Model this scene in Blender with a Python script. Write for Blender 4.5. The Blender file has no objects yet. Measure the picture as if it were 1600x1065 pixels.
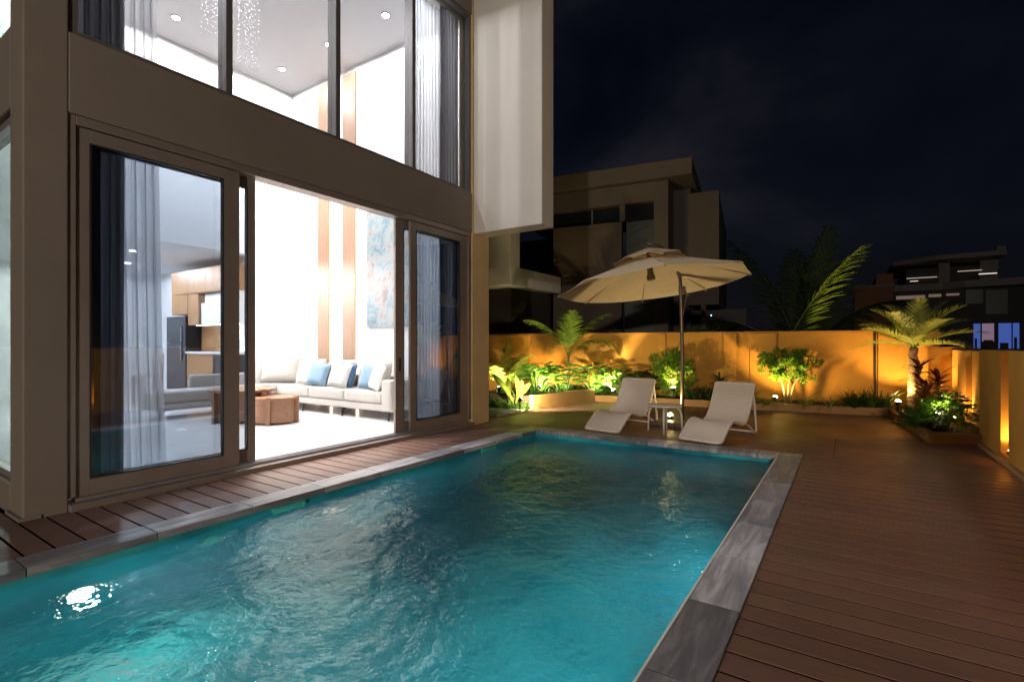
import bpy, math, random
from mathutils import Vector, Matrix, noise
from math import sin, cos, pi, radians as R, sqrt, atan2

sc = bpy.context.scene
COL = sc.collection
rnd = random.Random(7)

# ------------------------------------------------------------------ camera
CAM_H = 1.4
cam = bpy.data.cameras.new("camera")
camo = bpy.data.objects.new("camera", cam); COL.objects.link(camo)
cam.sensor_width = 36.0; cam.lens = 790.0 / 1600 * 36
cam.shift_y = 0.0034
cam.clip_end = 2000; cam.clip_start = 0.05
camo.location = (0, 0, CAM_H)
camo.rotation_euler = (R(90), 0, math.atan(525 / 790.0))
sc.camera = camo

# ------------------------------------------------------------------ colour management / cycles
sc.render.engine = 'CYCLES'
sc.view_settings.view_transform = 'Standard'
sc.view_settings.look = 'None'
sc.view_settings.exposure = 0.0
sc.view_settings.gamma = 1.0
cy = sc.cycles
cy.use_denoising = True
cy.caustics_reflective = False
cy.caustics_refractive = False
cy.max_bounces = 9; cy.diffuse_bounces = 4; cy.glossy_bounces = 4
cy.transmission_bounces = 6; cy.transparent_max_bounces = 12
cy.sample_clamp_indirect = 6.0
cy.blur_glossy = 0.5
cy.use_light_tree = True

# ------------------------------------------------------------------ night sky with thin cloud
w = bpy.data.worlds.new("World"); sc.world = w
w.use_nodes = True
nt = w.node_tree; nt.nodes.clear()
def N(t, kind, **kw):
    n = t.nodes.new(kind)
    for k, v in kw.items():
        if k == 'inp':
            for a, b in v.items(): n.inputs[a].default_value = b
        else: setattr(n, k, v)
    return n
def ramp(t, stops):
    n = t.nodes.new('ShaderNodeValToRGB'); e = n.color_ramp.elements
    while len(e) > len(stops): e.remove(e[-1])
    while len(e) < len(stops): e.new(1.0)
    for i, (p, c) in enumerate(stops):
        e[i].position = p; e[i].color = (c[0], c[1], c[2], 1)
    return n
wo = N(nt, 'ShaderNodeOutputWorld'); wb = N(nt, 'ShaderNodeBackground')
sky = N(nt, 'ShaderNodeTexSky'); sky.sky_type = 'NISHITA'; sky.sun_disc = False
sky.sun_elevation = R(-4.5); sky.sun_rotation = R(20)
tc = N(nt, 'ShaderNodeTexCoord'); mp = N(nt, 'ShaderNodeMapping'); mp.inputs['Scale'].default_value = (1, 1, 1.7)
nz = N(nt, 'ShaderNodeTexNoise', inp={'Scale': 2.0, 'Detail': 6, 'Roughness': 0.52, 'Distortion': 0.25})
cr = ramp(nt, [(0.40, (0.0008, 0.0013, 0.0040)), (0.55, (0.0026, 0.0034, 0.0072)), (0.70, (0.0105, 0.0100, 0.0140))])
mix = N(nt, 'ShaderNodeMix', data_type='RGBA', blend_type='ADD'); mix.inputs[0].default_value = 1.0
sm = N(nt, 'ShaderNodeMix', data_type='RGBA', blend_type='MULTIPLY'); sm.inputs[0].default_value = 1.0
sm.inputs[7].default_value = (0.02, 0.02, 0.02, 1)
nt.links.new(tc.outputs['Generated'], mp.inputs[0]); nt.links.new(mp.outputs[0], nz.inputs['Vector'])
nt.links.new(nz.outputs[0], cr.inputs[0])
nt.links.new(sky.outputs[0], sm.inputs[6])
nt.links.new(cr.outputs[0], mix.inputs[6]); nt.links.new(sm.outputs[2], mix.inputs[7])
nt.links.new(mix.outputs[2], wb.inputs[0]); nt.links.new(wb.outputs[0], wo.inputs[0])
wb.inputs[1].default_value = 1.0

# unseen lamps behind the camera, with no fixture; the first lights the fin wall
def lamp(name, kind, loc, energy, color, radius=0.05, target=None, size=None, blend=0.3):
    l = bpy.data.lights.new(name, kind); l.energy = energy; l.color = color
    l.shadow_soft_size = radius
    if kind == 'SPOT':
        l.spot_size = R(size or 110); l.spot_blend = blend
    o = bpy.data.objects.new(name, l); COL.objects.link(o); o.location = loc
    if target is not None:
        o.rotation_euler = (Vector(target) - Vector(loc)).to_track_quat('-Z', 'Y').to_euler()
    return o
lamp('unseen_lamp_light', 'POINT', (2.6, -10.0, 3.2), 4000, (1.0, 0.86, 0.72), 0.2)
lamp('unseen_lamp_light', 'POINT', (6.0, -6.0, 8.0), 150, (1.0, 0.78, 0.56), 0.2)  # second unseen lamp, added to brighten the neighbour's house

# ------------------------------------------------------------------ materials
MATS = {}
def mat(name, col, rough=0.6, var=0.12, scale=6.0, bump=0.0, bscale=60.0, metal=0.0, spec=0.5, col2=None, coat=0.0):
    if name in MATS: return MATS[name]
    m = bpy.data.materials.new(name); m.use_nodes = True
    t = m.node_tree; b = t.nodes['Principled BSDF']
    tcn = N(t, 'ShaderNodeTexCoord')
    n = N(t, 'ShaderNodeTexNoise', inp={'Scale': scale, 'Detail': 5, 'Roughness': 0.6})
    t.links.new(tcn.outputs['Object'], n.inputs['Vector'])
    lo = tuple(c * (1 - var) for c in col); hi = col2 or tuple(min(1, c * (1 + var)) for c in col)
    r = ramp(t, [(0.3, lo), (0.7, hi)])
    t.links.new(n.outputs[0], r.inputs[0]); t.links.new(r.outputs[0], b.inputs['Base Color'])
    b.inputs['Roughness'].default_value = rough; b.inputs['Metallic'].default_value = metal
    b.inputs['Specular IOR Level'].default_value = spec
    if coat: b.inputs['Coat Weight'].default_value = coat
    if bump:
        n2 = N(t, 'ShaderNodeTexNoise', inp={'Scale': bscale, 'Detail': 4})
        bp = N(t, 'ShaderNodeBump', inp={'Strength': bump, 'Distance': 0.01})
        t.links.new(tcn.outputs['Object'], n2.inputs['Vector']); t.links.new(n2.outputs[0], bp.inputs['Height'])
        t.links.new(bp.outputs[0], b.inputs['Normal'])
    MATS[name] = m; return m
def emit(name, col, strength):
    m = bpy.data.materials.new(name); m.use_nodes = True
    t = m.node_tree; t.nodes.clear()
    o = N(t, 'ShaderNodeOutputMaterial'); e = N(t, 'ShaderNodeEmission')
    e.inputs[0].default_value = (*col, 1); e.inputs[1].default_value = strength
    t.links.new(e.outputs[0], o.inputs[0]); MATS[name] = m; return m
def glassmat(name, tint, ior=1.6, rough=0.0):
    m = bpy.data.materials.new(name); m.use_nodes = True
    t = m.node_tree; t.nodes.clear()
    o = N(t, 'ShaderNodeOutputMaterial'); mx = N(t, 'ShaderNodeMixShader')
    lw = N(t, 'ShaderNodeLayerWeight', inp={'Blend': 0.5}); pw = N(t, 'ShaderNodeMath', operation='POWER'); pw.inputs[1].default_value = 4.0
    f = N(t, 'ShaderNodeMath', operation='MULTIPLY_ADD'); f0 = ((ior-1)/(ior+1))**2*1.9; f.inputs[1].default_value = 1-f0; f.inputs[2].default_value = f0
    t.links.new(lw.outputs['Facing'], pw.inputs[0]); t.links.new(pw.outputs[0], f.inputs[0]); tr = N(t, 'ShaderNodeBsdfTransparent'); g = N(t, 'ShaderNodeBsdfGlossy')
    tr.inputs[0].default_value = (*tint, 1); g.inputs['Roughness'].default_value = rough
    t.links.new(f.outputs[0], mx.inputs[0]); t.links.new(tr.outputs[0], mx.inputs[1]); t.links.new(g.outputs[0], mx.inputs[2])
    t.links.new(mx.outputs[0], o.inputs[0]); MATS[name] = m; return m
def wood(name, c1, c2, rough=0.45, axis=2, scale=9.0):
    m = bpy.data.materials.new(name); m.use_nodes = True
    t = m.node_tree; b = t.nodes['Principled BSDF']
    tcn = N(t, 'ShaderNodeTexCoord'); mpn = N(t, 'ShaderNodeMapping')
    s = [scale, scale, scale]; s[axis] = scale * 0.06
    mpn.inputs['Scale'].default_value = s
    n = N(t, 'ShaderNodeTexNoise', inp={'Scale': 3.0, 'Detail': 6, 'Roughness': 0.65, 'Distortion': 0.6})
    r = ramp(t, [(0.3, c1), (0.7, c2)])
    t.links.new(tcn.outputs['Object'], mpn.inputs[0]); t.links.new(mpn.outputs[0], n.inputs['Vector'])
    t.links.new(n.outputs[0], r.inputs[0]); t.links.new(r.outputs[0], b.inputs['Base Color'])
    b.inputs['Roughness'].default_value = rough
    MATS[name] = m; return m
def leafmat(name, c1, c2, trans=0.45, rough=0.45):
    m = bpy.data.materials.new(name); m.use_nodes = True
    t = m.node_tree; b = t.nodes['Principled BSDF']; out = t.nodes['Material Output']
    tcn = N(t, 'ShaderNodeTexCoord')
    n = N(t, 'ShaderNodeTexNoise', inp={'Scale': 11.0, 'Detail': 3})
    r = ramp(t, [(0.32, c1), (0.68, c2)])
    t.links.new(tcn.outputs['Object'], n.inputs['Vector']); t.links.new(n.outputs[0], r.inputs[0])
    t.links.new(r.outputs[0], b.inputs['Base Color']); b.inputs['Roughness'].default_value = rough
    tl = N(t, 'ShaderNodeBsdfTranslucent'); t.links.new(r.outputs[0], tl.inputs[0])
    mx = N(t, 'ShaderNodeMixShader'); mx.inputs[0].default_value = trans
    t.links.new(b.outputs[0], mx.inputs[1]); t.links.new(tl.outputs[0], mx.inputs[2]); t.links.new(mx.outputs[0], out.inputs[0])
    MATS[name] = m; return m
def clothmat(name, col, trans=0.5, clear=0.0):
    m = bpy.data.materials.new(name); m.use_nodes = True
    t = m.node_tree; t.nodes.clear()
    out = N(t, 'ShaderNodeOutputMaterial'); d = N(t, 'ShaderNodeBsdfDiffuse'); tl = N(t, 'ShaderNodeBsdfTranslucent')
    tcn = N(t, 'ShaderNodeTexCoord'); n = N(t, 'ShaderNodeTexNoise', inp={'Scale': 5.0, 'Detail': 4})
    r = ramp(t, [(0.3, tuple(c * 0.93 for c in col)), (0.7, col)])
    t.links.new(tcn.outputs['Object'], n.inputs['Vector']); t.links.new(n.outputs[0], r.inputs[0])
    t.links.new(r.outputs[0], d.inputs[0]); t.links.new(r.outputs[0], tl.inputs[0])
    mx = N(t, 'ShaderNodeMixShader'); mx.inputs[0].default_value = trans
    t.links.new(d.outputs[0], mx.inputs[1]); t.links.new(tl.outputs[0], mx.inputs[2])
    last = mx
    if clear:
        tr = N(t, 'ShaderNodeBsdfTransparent'); m2 = N(t, 'ShaderNodeMixShader'); m2.inputs[0].default_value = clear
        t.links.new(mx.outputs[0], m2.inputs[1]); t.links.new(tr.outputs[0], m2.inputs[2]); last = m2
    t.links.new(last.outputs[0], out.inputs[0]); MATS[name] = m; return m

mat('facade_paint', (0.18, 0.150, 0.124), 0.75, 0.10, 0.8, 0.12, 70)
mat('fin_paint', (0.68, 0.64, 0.585), 0.75, 0.05, 0.8, 0.2, 70)
mat('white_wall', (0.86, 0.85, 0.84), 0.6, 0.02, 2.0)
mat('white_floor', (0.80, 0.79, 0.80), 0.16, 0.03, 1.5, spec=0.6)
mat('ceiling_white', (0.80, 0.80, 0.82), 0.7, 0.02)
mat('bronze_frame', (0.26, 0.215, 0.19), 0.38, 0.08, 4, metal=0.35)
mat('window_frame', (0.10, 0.09, 0.088), 0.5, 0.08, 4)
mat('dark_gasket', (0.02, 0.022, 0.028), 0.5)
mat('alu_track', (0.42, 0.42, 0.45), 0.35, 0.1, 8, metal=0.7)
mat('gap_shade_black', (0.004, 0.003, 0.003), 1.0, spec=0.0)  # near black that stands for shade between the deck boards
mat('black_metal', (0.025, 0.024, 0.024), 0.4, 0.1)
mat('dark_steel', (0.045, 0.045, 0.055), 0.28, 0.1, 3, metal=0.6)
mat('white_plastic', (0.78, 0.70, 0.61), 0.45, 0.03, 30)
mat('counter_stone', (0.78, 0.77, 0.75), 0.25, 0.05)
mat('sofa_fabric', (0.43, 0.41, 0.385), 0.85, 0.05, 18, 0.25, 220)
mat('white_fabric', (0.62, 0.61, 0.60), 0.85, 0.04, 18, 0.25, 220)
mat('blue_fabric', (0.19, 0.30, 0.41), 0.8, 0.08, 10, 0.25, 220)
mat('navy_fabric', (0.04, 0.09, 0.19), 0.8, 0.08, 10, 0.25, 220)
mat('ochre_paint', (0.50, 0.24, 0.033), 0.85, 0.16, 1.6, 0.5, 45)
mat('cream_paint', (0.62, 0.46, 0.24), 0.8, 0.07, 3.0, 0.2, 70)
mat('planter_cream', (0.46, 0.285, 0.105), 0.8, 0.08, 3.0, 0.25, 60)
mat('planter_paint', (0.40, 0.22, 0.085), 0.8, 0.1, 4.0, 0.25, 60)
mat('rough_render', (0.56, 0.33, 0.09), 0.9, 0.2, 20, 1.0, 45)
mat('soil', (0.035, 0.025, 0.016), 0.95, 0.4, 14, 0.6, 40)
mat('ground_soil', (0.03, 0.03, 0.025), 0.95, 0.3, 3)
mat('parasol_pole', (0.17, 0.13, 0.095), 0.35, 0.1, 5, metal=0.5)
mat('parasol_rib', (0.34, 0.27, 0.19), 0.5)
mat('granite', (0.13, 0.115, 0.09), 0.4, 0.35, 40)
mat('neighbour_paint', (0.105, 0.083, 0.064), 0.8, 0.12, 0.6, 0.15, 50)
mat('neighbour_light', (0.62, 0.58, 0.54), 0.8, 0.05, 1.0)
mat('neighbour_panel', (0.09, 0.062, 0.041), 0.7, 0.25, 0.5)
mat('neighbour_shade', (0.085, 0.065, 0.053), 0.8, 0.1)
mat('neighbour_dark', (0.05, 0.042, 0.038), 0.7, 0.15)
mat('night_glass', (0.012, 0.014, 0.02), 0.12, 0.1)
mat('frosted_glass', (0.05, 0.06, 0.052), 0.35, 0.15, 2)
mat('far_paint', (0.20, 0.18, 0.17), 0.8, 0.1, 0.5)
mat('far_dark', (0.03, 0.028, 0.028), 0.7, 0.1)
mat('far_brown', (0.20, 0.09, 0.045), 0.8, 0.2, 0.8)
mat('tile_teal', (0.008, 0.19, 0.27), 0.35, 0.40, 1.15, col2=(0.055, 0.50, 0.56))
mat('skimmer_teal', (0.10, 0.55, 0.45), 0.4, 0.1)
mat('steel', (0.55, 0.55, 0.57), 0.3, 0.05, metal=0.9)
mat('white_trim', (0.8, 0.78, 0.72), 0.5, 0.03)
mat('paver', (0.42, 0.42, 0.36), 0.8, 0.2, 6, 0.3, 40)
mat('crystal', (0.92, 0.93, 0.97), 0.05, 0.02, metal=0.15, spec=1.0)
mat('palm_trunk', (0.16, 0.10, 0.055), 0.85, 0.35, 9, 0.8, 25)
mat('green_stem', (0.20, 0.26, 0.06), 0.55, 0.2)
mat('bark', (0.22, 0.17, 0.10), 0.85, 0.25, 20, 0.6, 50)
mat('lamp_housing', (0.02, 0.02, 0.018), 0.4, 0.1)
wood('oak_panel', (0.20, 0.115, 0.07), (0.27, 0.16, 0.10), 0.45, 2, 7)
wood('oak_cabinet', (0.30, 0.15, 0.06), (0.42, 0.225, 0.10), 0.45, 2, 6)
wood('table_wood', (0.22, 0.105, 0.055), (0.32, 0.165, 0.09), 0.4, 0, 6)
glassmat('clear_glass', (0.34, 0.35, 0.37), 1.50)
glassmat('grey_glass', (0.22, 0.29, 0.29), 1.60)
glassmat('tinted_glass', (0.44, 0.49, 0.55), 1.62)
emit('downlight_glow', (1.0, 0.97, 0.94), 260.0)
emit('led_white', (1.0, 0.80, 0.62), 9.0)
emit('led_kitchen', (1.0, 0.86, 0.70), 30.0)
emit('led_cool', (1.0, 0.9, 0.8), 1.0)
emit('amber_glow', (1.0, 0.72, 0.28), 60.0)
emit('white_glow', (1.0, 0.88, 0.62), 40.0)
emit('pool_glow', (1.0, 0.93, 0.80), 12.0)
emit('pool_glow_dim', (1.0, 0.93, 0.80), 0.9)
emit('far_window_blue', (0.14, 0.27, 1.0), 0.34)
emit('far_window_pink', (0.75, 0.50, 0.72), 0.26)
emit('far_strip', (1.0, 0.74, 0.6), 0.6)
emit('far_strip_dim', (0.55, 0.38, 0.30), 0.28)
emit('tiny_blue', (0.35, 0.55, 1.0), 5.0)
leafmat('palm_leaf', (0.14, 0.25, 0.03), (0.28, 0.40, 0.06), 0.45)
leafmat('phoenix_leaf', (0.19, 0.24, 0.05), (0.33, 0.40, 0.10), 0.35)
leafmat('shrub_leaf', (0.10, 0.24, 0.02), (0.26, 0.46, 0.06), 0.45)
leafmat('philo_leaf', (0.07, 0.23, 0.03), (0.18, 0.42, 0.07), 0.4, 0.35)
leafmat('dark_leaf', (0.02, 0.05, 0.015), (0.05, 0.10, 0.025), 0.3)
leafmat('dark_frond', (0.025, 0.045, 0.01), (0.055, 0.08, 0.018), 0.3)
leafmat('grass_leaf', (0.05, 0.12, 0.02), (0.10, 0.20, 0.04), 0.35)
leafmat('spider_leaf', (0.14, 0.22, 0.05), (0.34, 0.38, 0.14), 0.4)
leafmat('red_leaf', (0.10, 0.018, 0.012), (0.24, 0.06, 0.025), 0.35, 0.35)
leafmat('paddle_leaf', (0.13, 0.22, 0.03), (0.26, 0.34, 0.06), 0.45, 0.35)
clothmat('sheer', (0.68, 0.70, 0.74), 0.55, 0.30)
clothmat('drape', (0.20, 0.20, 0.225), 0.35)
clothmat('canopy_cloth', (0.84, 0.74, 0.57), 0.40)

# water: refracting, rippled
def watermat():
    m = bpy.data.materials.new('pool_water'); m.use_nodes = True
    t = m.node_tree; t.nodes.clear()
    out = N(t, 'ShaderNodeOutputMaterial'); g = N(t, 'ShaderNodeBsdfGlass')
    g.inputs['Color'].default_value = (0.80, 0.97, 0.97, 1); g.inputs['IOR'].default_value = 1.42; g.inputs['Roughness'].default_value = 0.0
    tcn = N(t, 'ShaderNodeTexCoord')
    n1 = N(t, 'ShaderNodeTexNoise', inp={'Scale': 20.0, 'Detail': 3, 'Roughness': 0.55, 'Distortion': 0.8})
    bp = N(t, 'ShaderNodeBump', inp={'Strength': 0.55, 'Distance': 0.02})
    t.links.new(tcn.outputs['Object'], n1.inputs['Vector']); t.links.new(n1.outputs[0], bp.inputs['Height'])
    t.links.new(bp.outputs[0], g.inputs['Normal'])
    t.links.new(g.outputs[0], out.inputs[0]); MATS['pool_water'] = m
watermat()
# veined grey marble; the tone of each tile comes from a face attribute
def marble():
    m = bpy.data.materials.new('coping_marble'); m.use_nodes = True
    t = m.node_tree; b = t.nodes['Principled BSDF']
    tcn = N(t, 'ShaderNodeTexCoord'); at = N(t, 'ShaderNodeAttribute', attribute_name='tone')
    add = N(t, 'ShaderNodeVectorMath', operation='ADD'); sc_ = N(t, 'ShaderNodeVectorMath', operation='SCALE'); sc_.inputs['Scale'].default_value = 13.0
    rot = N(t, 'ShaderNodeMapping'); rot.inputs['Scale'].default_value = (11, 1.3, 3); rot.inputs['Rotation'].default_value = (0, 0, 0.5)
    t.links.new(at.outputs['Vector'], sc_.inputs[0]); t.links.new(tcn.outputs['Object'], rot.inputs[0])
    t.links.new(rot.outputs[0], add.inputs[0]); t.links.new(sc_.outputs[0], add.inputs[1])
    n = N(t, 'ShaderNodeTexNoise', inp={'Scale': 1.3, 'Detail': 8, 'Roughness': 0.62, 'Distortion': 0.5})
    t.links.new(add.outputs[0], n.inputs['Vector'])
    r = ramp(t, [(0.25, (0.13, 0.135, 0.15)), (0.5, (0.25, 0.25, 0.27)), (0.62, (0.42, 0.41, 0.42)), (0.75, (0.55, 0.53, 0.52))])
    t.links.new(n.outputs[0], r.inputs[0])
    mu = N(t, 'ShaderNodeMix', data_type='RGBA', blend_type='MULTIPLY'); mu.inputs[0].default_value = 1.0
    t.links.new(r.outputs[0], mu.inputs[6]); t.links.new(at.outputs['Color'], mu.inputs[7])
    t.links.new(mu.outputs[2], b.inputs['Base Color']); b.inputs['Roughness'].default_value = 0.38
    MATS['coping_marble'] = m
marble()
def deckmat():
    m = bpy.data.materials.new('deck_composite'); m.use_nodes = True
    t = m.node_tree; b = t.nodes['Principled BSDF']
    tcn = N(t, 'ShaderNodeTexCoord'); at = N(t, 'ShaderNodeAttribute', attribute_name='tone')
    mpn = N(t, 'ShaderNodeMapping'); mpn.inputs['Scale'].default_value = (0.8, 9, 9)
    n = N(t, 'ShaderNodeTexNoise', inp={'Scale': 5.0, 'Detail': 6, 'Roughness': 0.7})
    n3 = N(t, 'ShaderNodeTexNoise', inp={'Scale': 0.9, 'Detail': 5, 'Roughness': 0.6})
    t.links.new(tcn.outputs['Object'], mpn.inputs[0]); t.links.new(mpn.outputs[0], n.inputs['Vector']); t.links.new(tcn.outputs['Object'], n3.inputs['Vector'])
    r = ramp(t, [(0.3, (0.138, 0.072, 0.053)), (0.7, (0.188, 0.102, 0.075))])
    t.links.new(n.outputs[0], r.inputs[0])
    mu = N(t, 'ShaderNodeMix', data_type='RGBA', blend_type='MULTIPLY'); mu.inputs[0].default_value = 1.0
    t.links.new(r.outputs[0], mu.inputs[6]); t.links.new(at.outputs['Color'], mu.inputs[7])
    t.links.new(mu.outputs[2], b.inputs['Base Color'])
    rr = N(t, 'ShaderNodeMapRange', inp={'From Min': 0.3, 'From Max': 0.7, 'To Min': 0.34, 'To Max': 0.56})
    t.links.new(n3.outputs[0], rr.inputs[0]); t.links.new(rr.outputs[0], b.inputs['Roughness'])
    bp = N(t, 'ShaderNodeBump', inp={'Strength': 0.35, 'Distance': 0.004}); t.links.new(n.outputs[0], bp.inputs['Height']); t.links.new(bp.outputs[0], b.inputs['Normal'])
    MATS['deck_composite'] = m
deckmat()
def artmat():
    m = bpy.data.materials.new('abstract_paint'); m.use_nodes = True
    t = m.node_tree; b = t.nodes['Principled BSDF']; tcn = N(t, 'ShaderNodeTexCoord')
    n = N(t, 'ShaderNodeTexNoise', inp={'Scale': 1.6, 'Detail': 7, 'Roughness': 0.7, 'Distortion': 1.2})
    n2 = N(t, 'ShaderNodeTexNoise', inp={'Scale': 14.0, 'Detail': 4, 'Roughness': 0.7})
    ad = N(t, 'ShaderNodeMath', operation='MULTIPLY_ADD'); ad.inputs[1].default_value = 0.5
    t.links.new(tcn.outputs['Object'], n.inputs['Vector']); t.links.new(tcn.outputs['Object'], n2.inputs['Vector'])
    t.links.new(n2.outputs[0], ad.inputs[0]); t.links.new(n.outputs[0], ad.inputs[2])
    r = ramp(t, [(0.55, (0.05, 0.095, 0.15)), (0.66, (0.10, 0.17, 0.205)), (0.76, (0.21, 0.235, 0.25)), (0.84, (0.20, 0.155, 0.145)), (0.95, (0.10, 0.095, 0.13))])
    t.links.new(ad.outputs[0], r.inputs[0]); t.links.new(r.outputs[0], b.inputs['Base Color'])
    b.inputs['Roughness'].default_value = 0.5; MATS['abstract_paint'] = m
artmat()
def wovenmat():
    m = bpy.data.materials.new('woven_plastic'); m.use_nodes = True
    t = m.node_tree; b = t.nodes['Principled BSDF']; tcn = N(t, 'ShaderNodeTexCoord')
    mpn = N(t, 'ShaderNodeMapping'); mpn.inputs['Scale'].default_value = (44, 44, 44)
    ck = N(t, 'ShaderNodeTexVoronoi', inp={'Scale': 1.0, 'Randomness': 0.0})
    t.links.new(tcn.outputs['UV'], mpn.inputs[0]); t.links.new(mpn.outputs[0], ck.inputs['Vector'])
    r = ramp(t, [(0.12, (0.50, 0.44, 0.38)), (0.34, (0.77, 0.69, 0.60))])
    t.links.new(ck.outputs['Distance'], r.inputs[0]); t.links.new(r.outputs[0], b.inputs['Base Color'])
    b.inputs['Roughness'].default_value = 0.5; MATS['woven_plastic'] = m
wovenmat()

# ------------------------------------------------------------------ mesh builder
class MB:
    def __init__(s, M=None): s.v = []; s.f = []; s.t = []; s.M = M; s.tone = 1.0; s.uv = None
    def add(s, vs, fs):
        k = len(s.v)
        s.v += [s.M @ Vector(p) for p in vs] if s.M else [Vector(p) for p in vs]
        for f in fs: s.f.append([i + k for i in f]); s.t.append(s.tone)
    def box(s, x0, x1, y0, y1, z0, z1):
        s.add([(x0,y0,z0),(x1,y0,z0),(x1,y1,z0),(x0,y1,z0),(x0,y0,z1),(x1,y0,z1),(x1,y1,z1),(x0,y1,z1)],
              [(0,3,2,1),(4,5,6,7),(0,1,5,4),(1,2,6,5),(2,3,7,6),(3,0,4,7)])
    def prism(s, poly, z0, z1):
        n = len(poly)
        vs = [(p[0],p[1],z0) for p in poly] + [(p[0],p[1],z1) for p in poly]
        s.add(vs, [list(range(n))[::-1], list(range(n, 2*n))] + [(i,(i+1)%n,n+(i+1)%n,n+i) for i in range(n)])
    def tube(s, pts, rad, seg=8, closed=False):
        pts = [Vector(p) for p in pts]; n = len(pts)
        rs = rad if isinstance(rad, (list, tuple)) else [rad]*n
        vs = []; prev = None
        for i, p in enumerate(pts):
            if closed: t = pts[(i+1)%n] - pts[i-1]
            else: t = pts[min(i+1,n-1)] - pts[max(i-1,0)]
            t.normalize()
            if prev is None:
                a = Vector((0,0,1)) if abs(t.z) < 0.9 else Vector((1,0,0))
                u = t.cross(a).normalized()
            else:
                u = (prev - t * prev.dot(t)).normalized()
            prev = u; vv = t.cross(u)
            for k in range(seg):
                a = 2*pi*k/seg; vs.append(p + (u*cos(a) + vv*sin(a))*rs[i])
        fs = []
        for i in range(n if closed else n-1):
            j = (i+1) % n
            for k in range(seg):
                fs.append((i*seg+k, i*seg+(k+1)%seg, j*seg+(k+1)%seg, j*seg+k))
        if not closed: fs.append(list(range(seg))[::-1]); fs.append(list(range((n-1)*seg, n*seg)))
        s.add(vs, fs)
    def lathe(s, prof, c, seg=16):
        vs = []; n = len(prof)
        for r, z in prof:
            for k in range(seg):
                a = 2*pi*k/seg; vs.append((c[0]+r*cos(a), c[1]+r*sin(a), c[2]+z))
        fs = [(i*seg+k, i*seg+(k+1)%seg, (i+1)*seg+(k+1)%seg, (i+1)*seg+k) for i in range(n-1) for k in range(seg)]
        fs.append(list(range(seg))[::-1]); fs.append(list(range((n-1)*seg, n*seg)))
        s.add(vs, fs)
    def grid(s, fn, nu, nv, flip=False):
        vs = [fn(i/(nu-1), j/(nv-1)) for j in range(nv) for i in range(nu)]
        fs = []
        for j in range(nv-1):
            for i in range(nu-1):
                q = (j*nu+i, j*nu+i+1, (j+1)*nu+i+1, (j+1)*nu+i); fs.append(q[::-1] if flip else q)
        s.add(vs, fs)
    def blade(s, base, d, up, L, wd, droop=0.5, seg=4, prof=None, fold=0.0):
        # a leaf: strip of quads from base along d, bending down by droop (radians over its length)
        d = Vector(d).normalized(); p = Vector(base); side = d.cross(Vector(up))
        if side.length < 1e-4: side = d.cross(Vector((1,0.2,0)))
        side.normalize(); vs = []; st = L/seg
        for i in range(seg+1):
            t = i/seg
            wdt = wd * (prof(t) if prof else (sin(pi*min(1, 0.12+0.88*t))**0.7 if t < 1 else 0))
            vs.append(p - side*wdt/2); vs.append(p + side*wdt/2)
            ax = side; d = Matrix.Rotation(-droop/seg, 3, ax) @ d if droop else d
            p = p + d*st
        s.add(vs, [(2*i, 2*i+1, 2*i+3, 2*i+2) for i in range(seg)])
    def frond(s, base, az, elev, L, droop, ll, n, wd, rw=0.012, vee=0.35, t0=0.15, lean=0.75, ldroop=0.7, rg=rnd, lseg=3, roll=0.0):
        d = Vector((cos(az)*cos(elev), sin(az)*cos(elev), sin(elev))); p = Vector(base)
        horiz = Vector((-sin(az), cos(az), 0)); m = 14; pts = [p.copy()]; dirs = [d.copy()]
        for i in range(m):
            p = p + d*(L/m); d = Matrix.Rotation(droop/m*(0.5+i/m), 3, horiz) @ d
            pts.append(p.copy()); dirs.append(d.copy())
        s.tube(pts, [rw*(1-0.85*i/m) for i in range(m+1)], 5)
        for k in range(n):
            t = t0 + (1-t0)*(k+0.5)/n; f = t*m; i = min(int(f), m-1); q = pts[i].lerp(pts[i+1], f-i); dd = dirs[i]
            upv = horiz.cross(dd).normalized() * -1
            if upv.z < 0 and abs(dd.z) < 0.95: upv = -upv
            pr = (sin(pi*min(1, 0.18+0.78*t)))**0.6
            for sg in (-1, 1):
                sd = Matrix.Rotation(roll, 3, dd) @ (horiz*sg)
                a = lean*(0.7+0.6*t) + rg.uniform(-0.08, 0.08)
                ld = sd*cos(a) + dd*sin(a) + upv*(vee+rg.uniform(-0.1, 0.1))
                s.blade(q, ld, upv, ll*pr*rg.uniform(0.88,1.08), wd*(0.6+0.4*pr), ldroop*rg.uniform(0.7,1.3), lseg,
                        prof=lambda t_: (0.5, 1.0, 0.8, 0.08)[min(3, int(round(t_*3)))])
    def build(s, name, m, parent=None, smooth=False, bevel=0.0, tone=False, uv=None):
        me = bpy.data.meshes.new(name); me.from_pydata([tuple(p) for p in s.v], [], s.f)
        me.materials.append(MATS[m])
        if smooth: me.polygons.foreach_set('use_smooth', [True]*len(me.polygons))
        if tone:
            a = me.attributes.new('tone', 'FLOAT_COLOR', 'FACE')
            for i, tv in enumerate(s.t):
                a.data[i].color = (*tv, 1) if isinstance(tv, tuple) else (tv, tv, tv, 1)
        if uv:
            l = me.uv_layers.new(name='UVMap')
            for lp in me.loops: l.data[lp.index].uv = uv[lp.vertex_index]
        me.update()
        o = bpy.data.objects.new(name, me); COL.objects.link(o)
        if parent: o.parent = parent
        if bevel:
            b = o.modifiers.new('bevel', 'BEVEL'); b.width = bevel; b.segments = 2; b.limit_method = 'ANGLE'; b.angle_limit = R(40)
        return o
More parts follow.
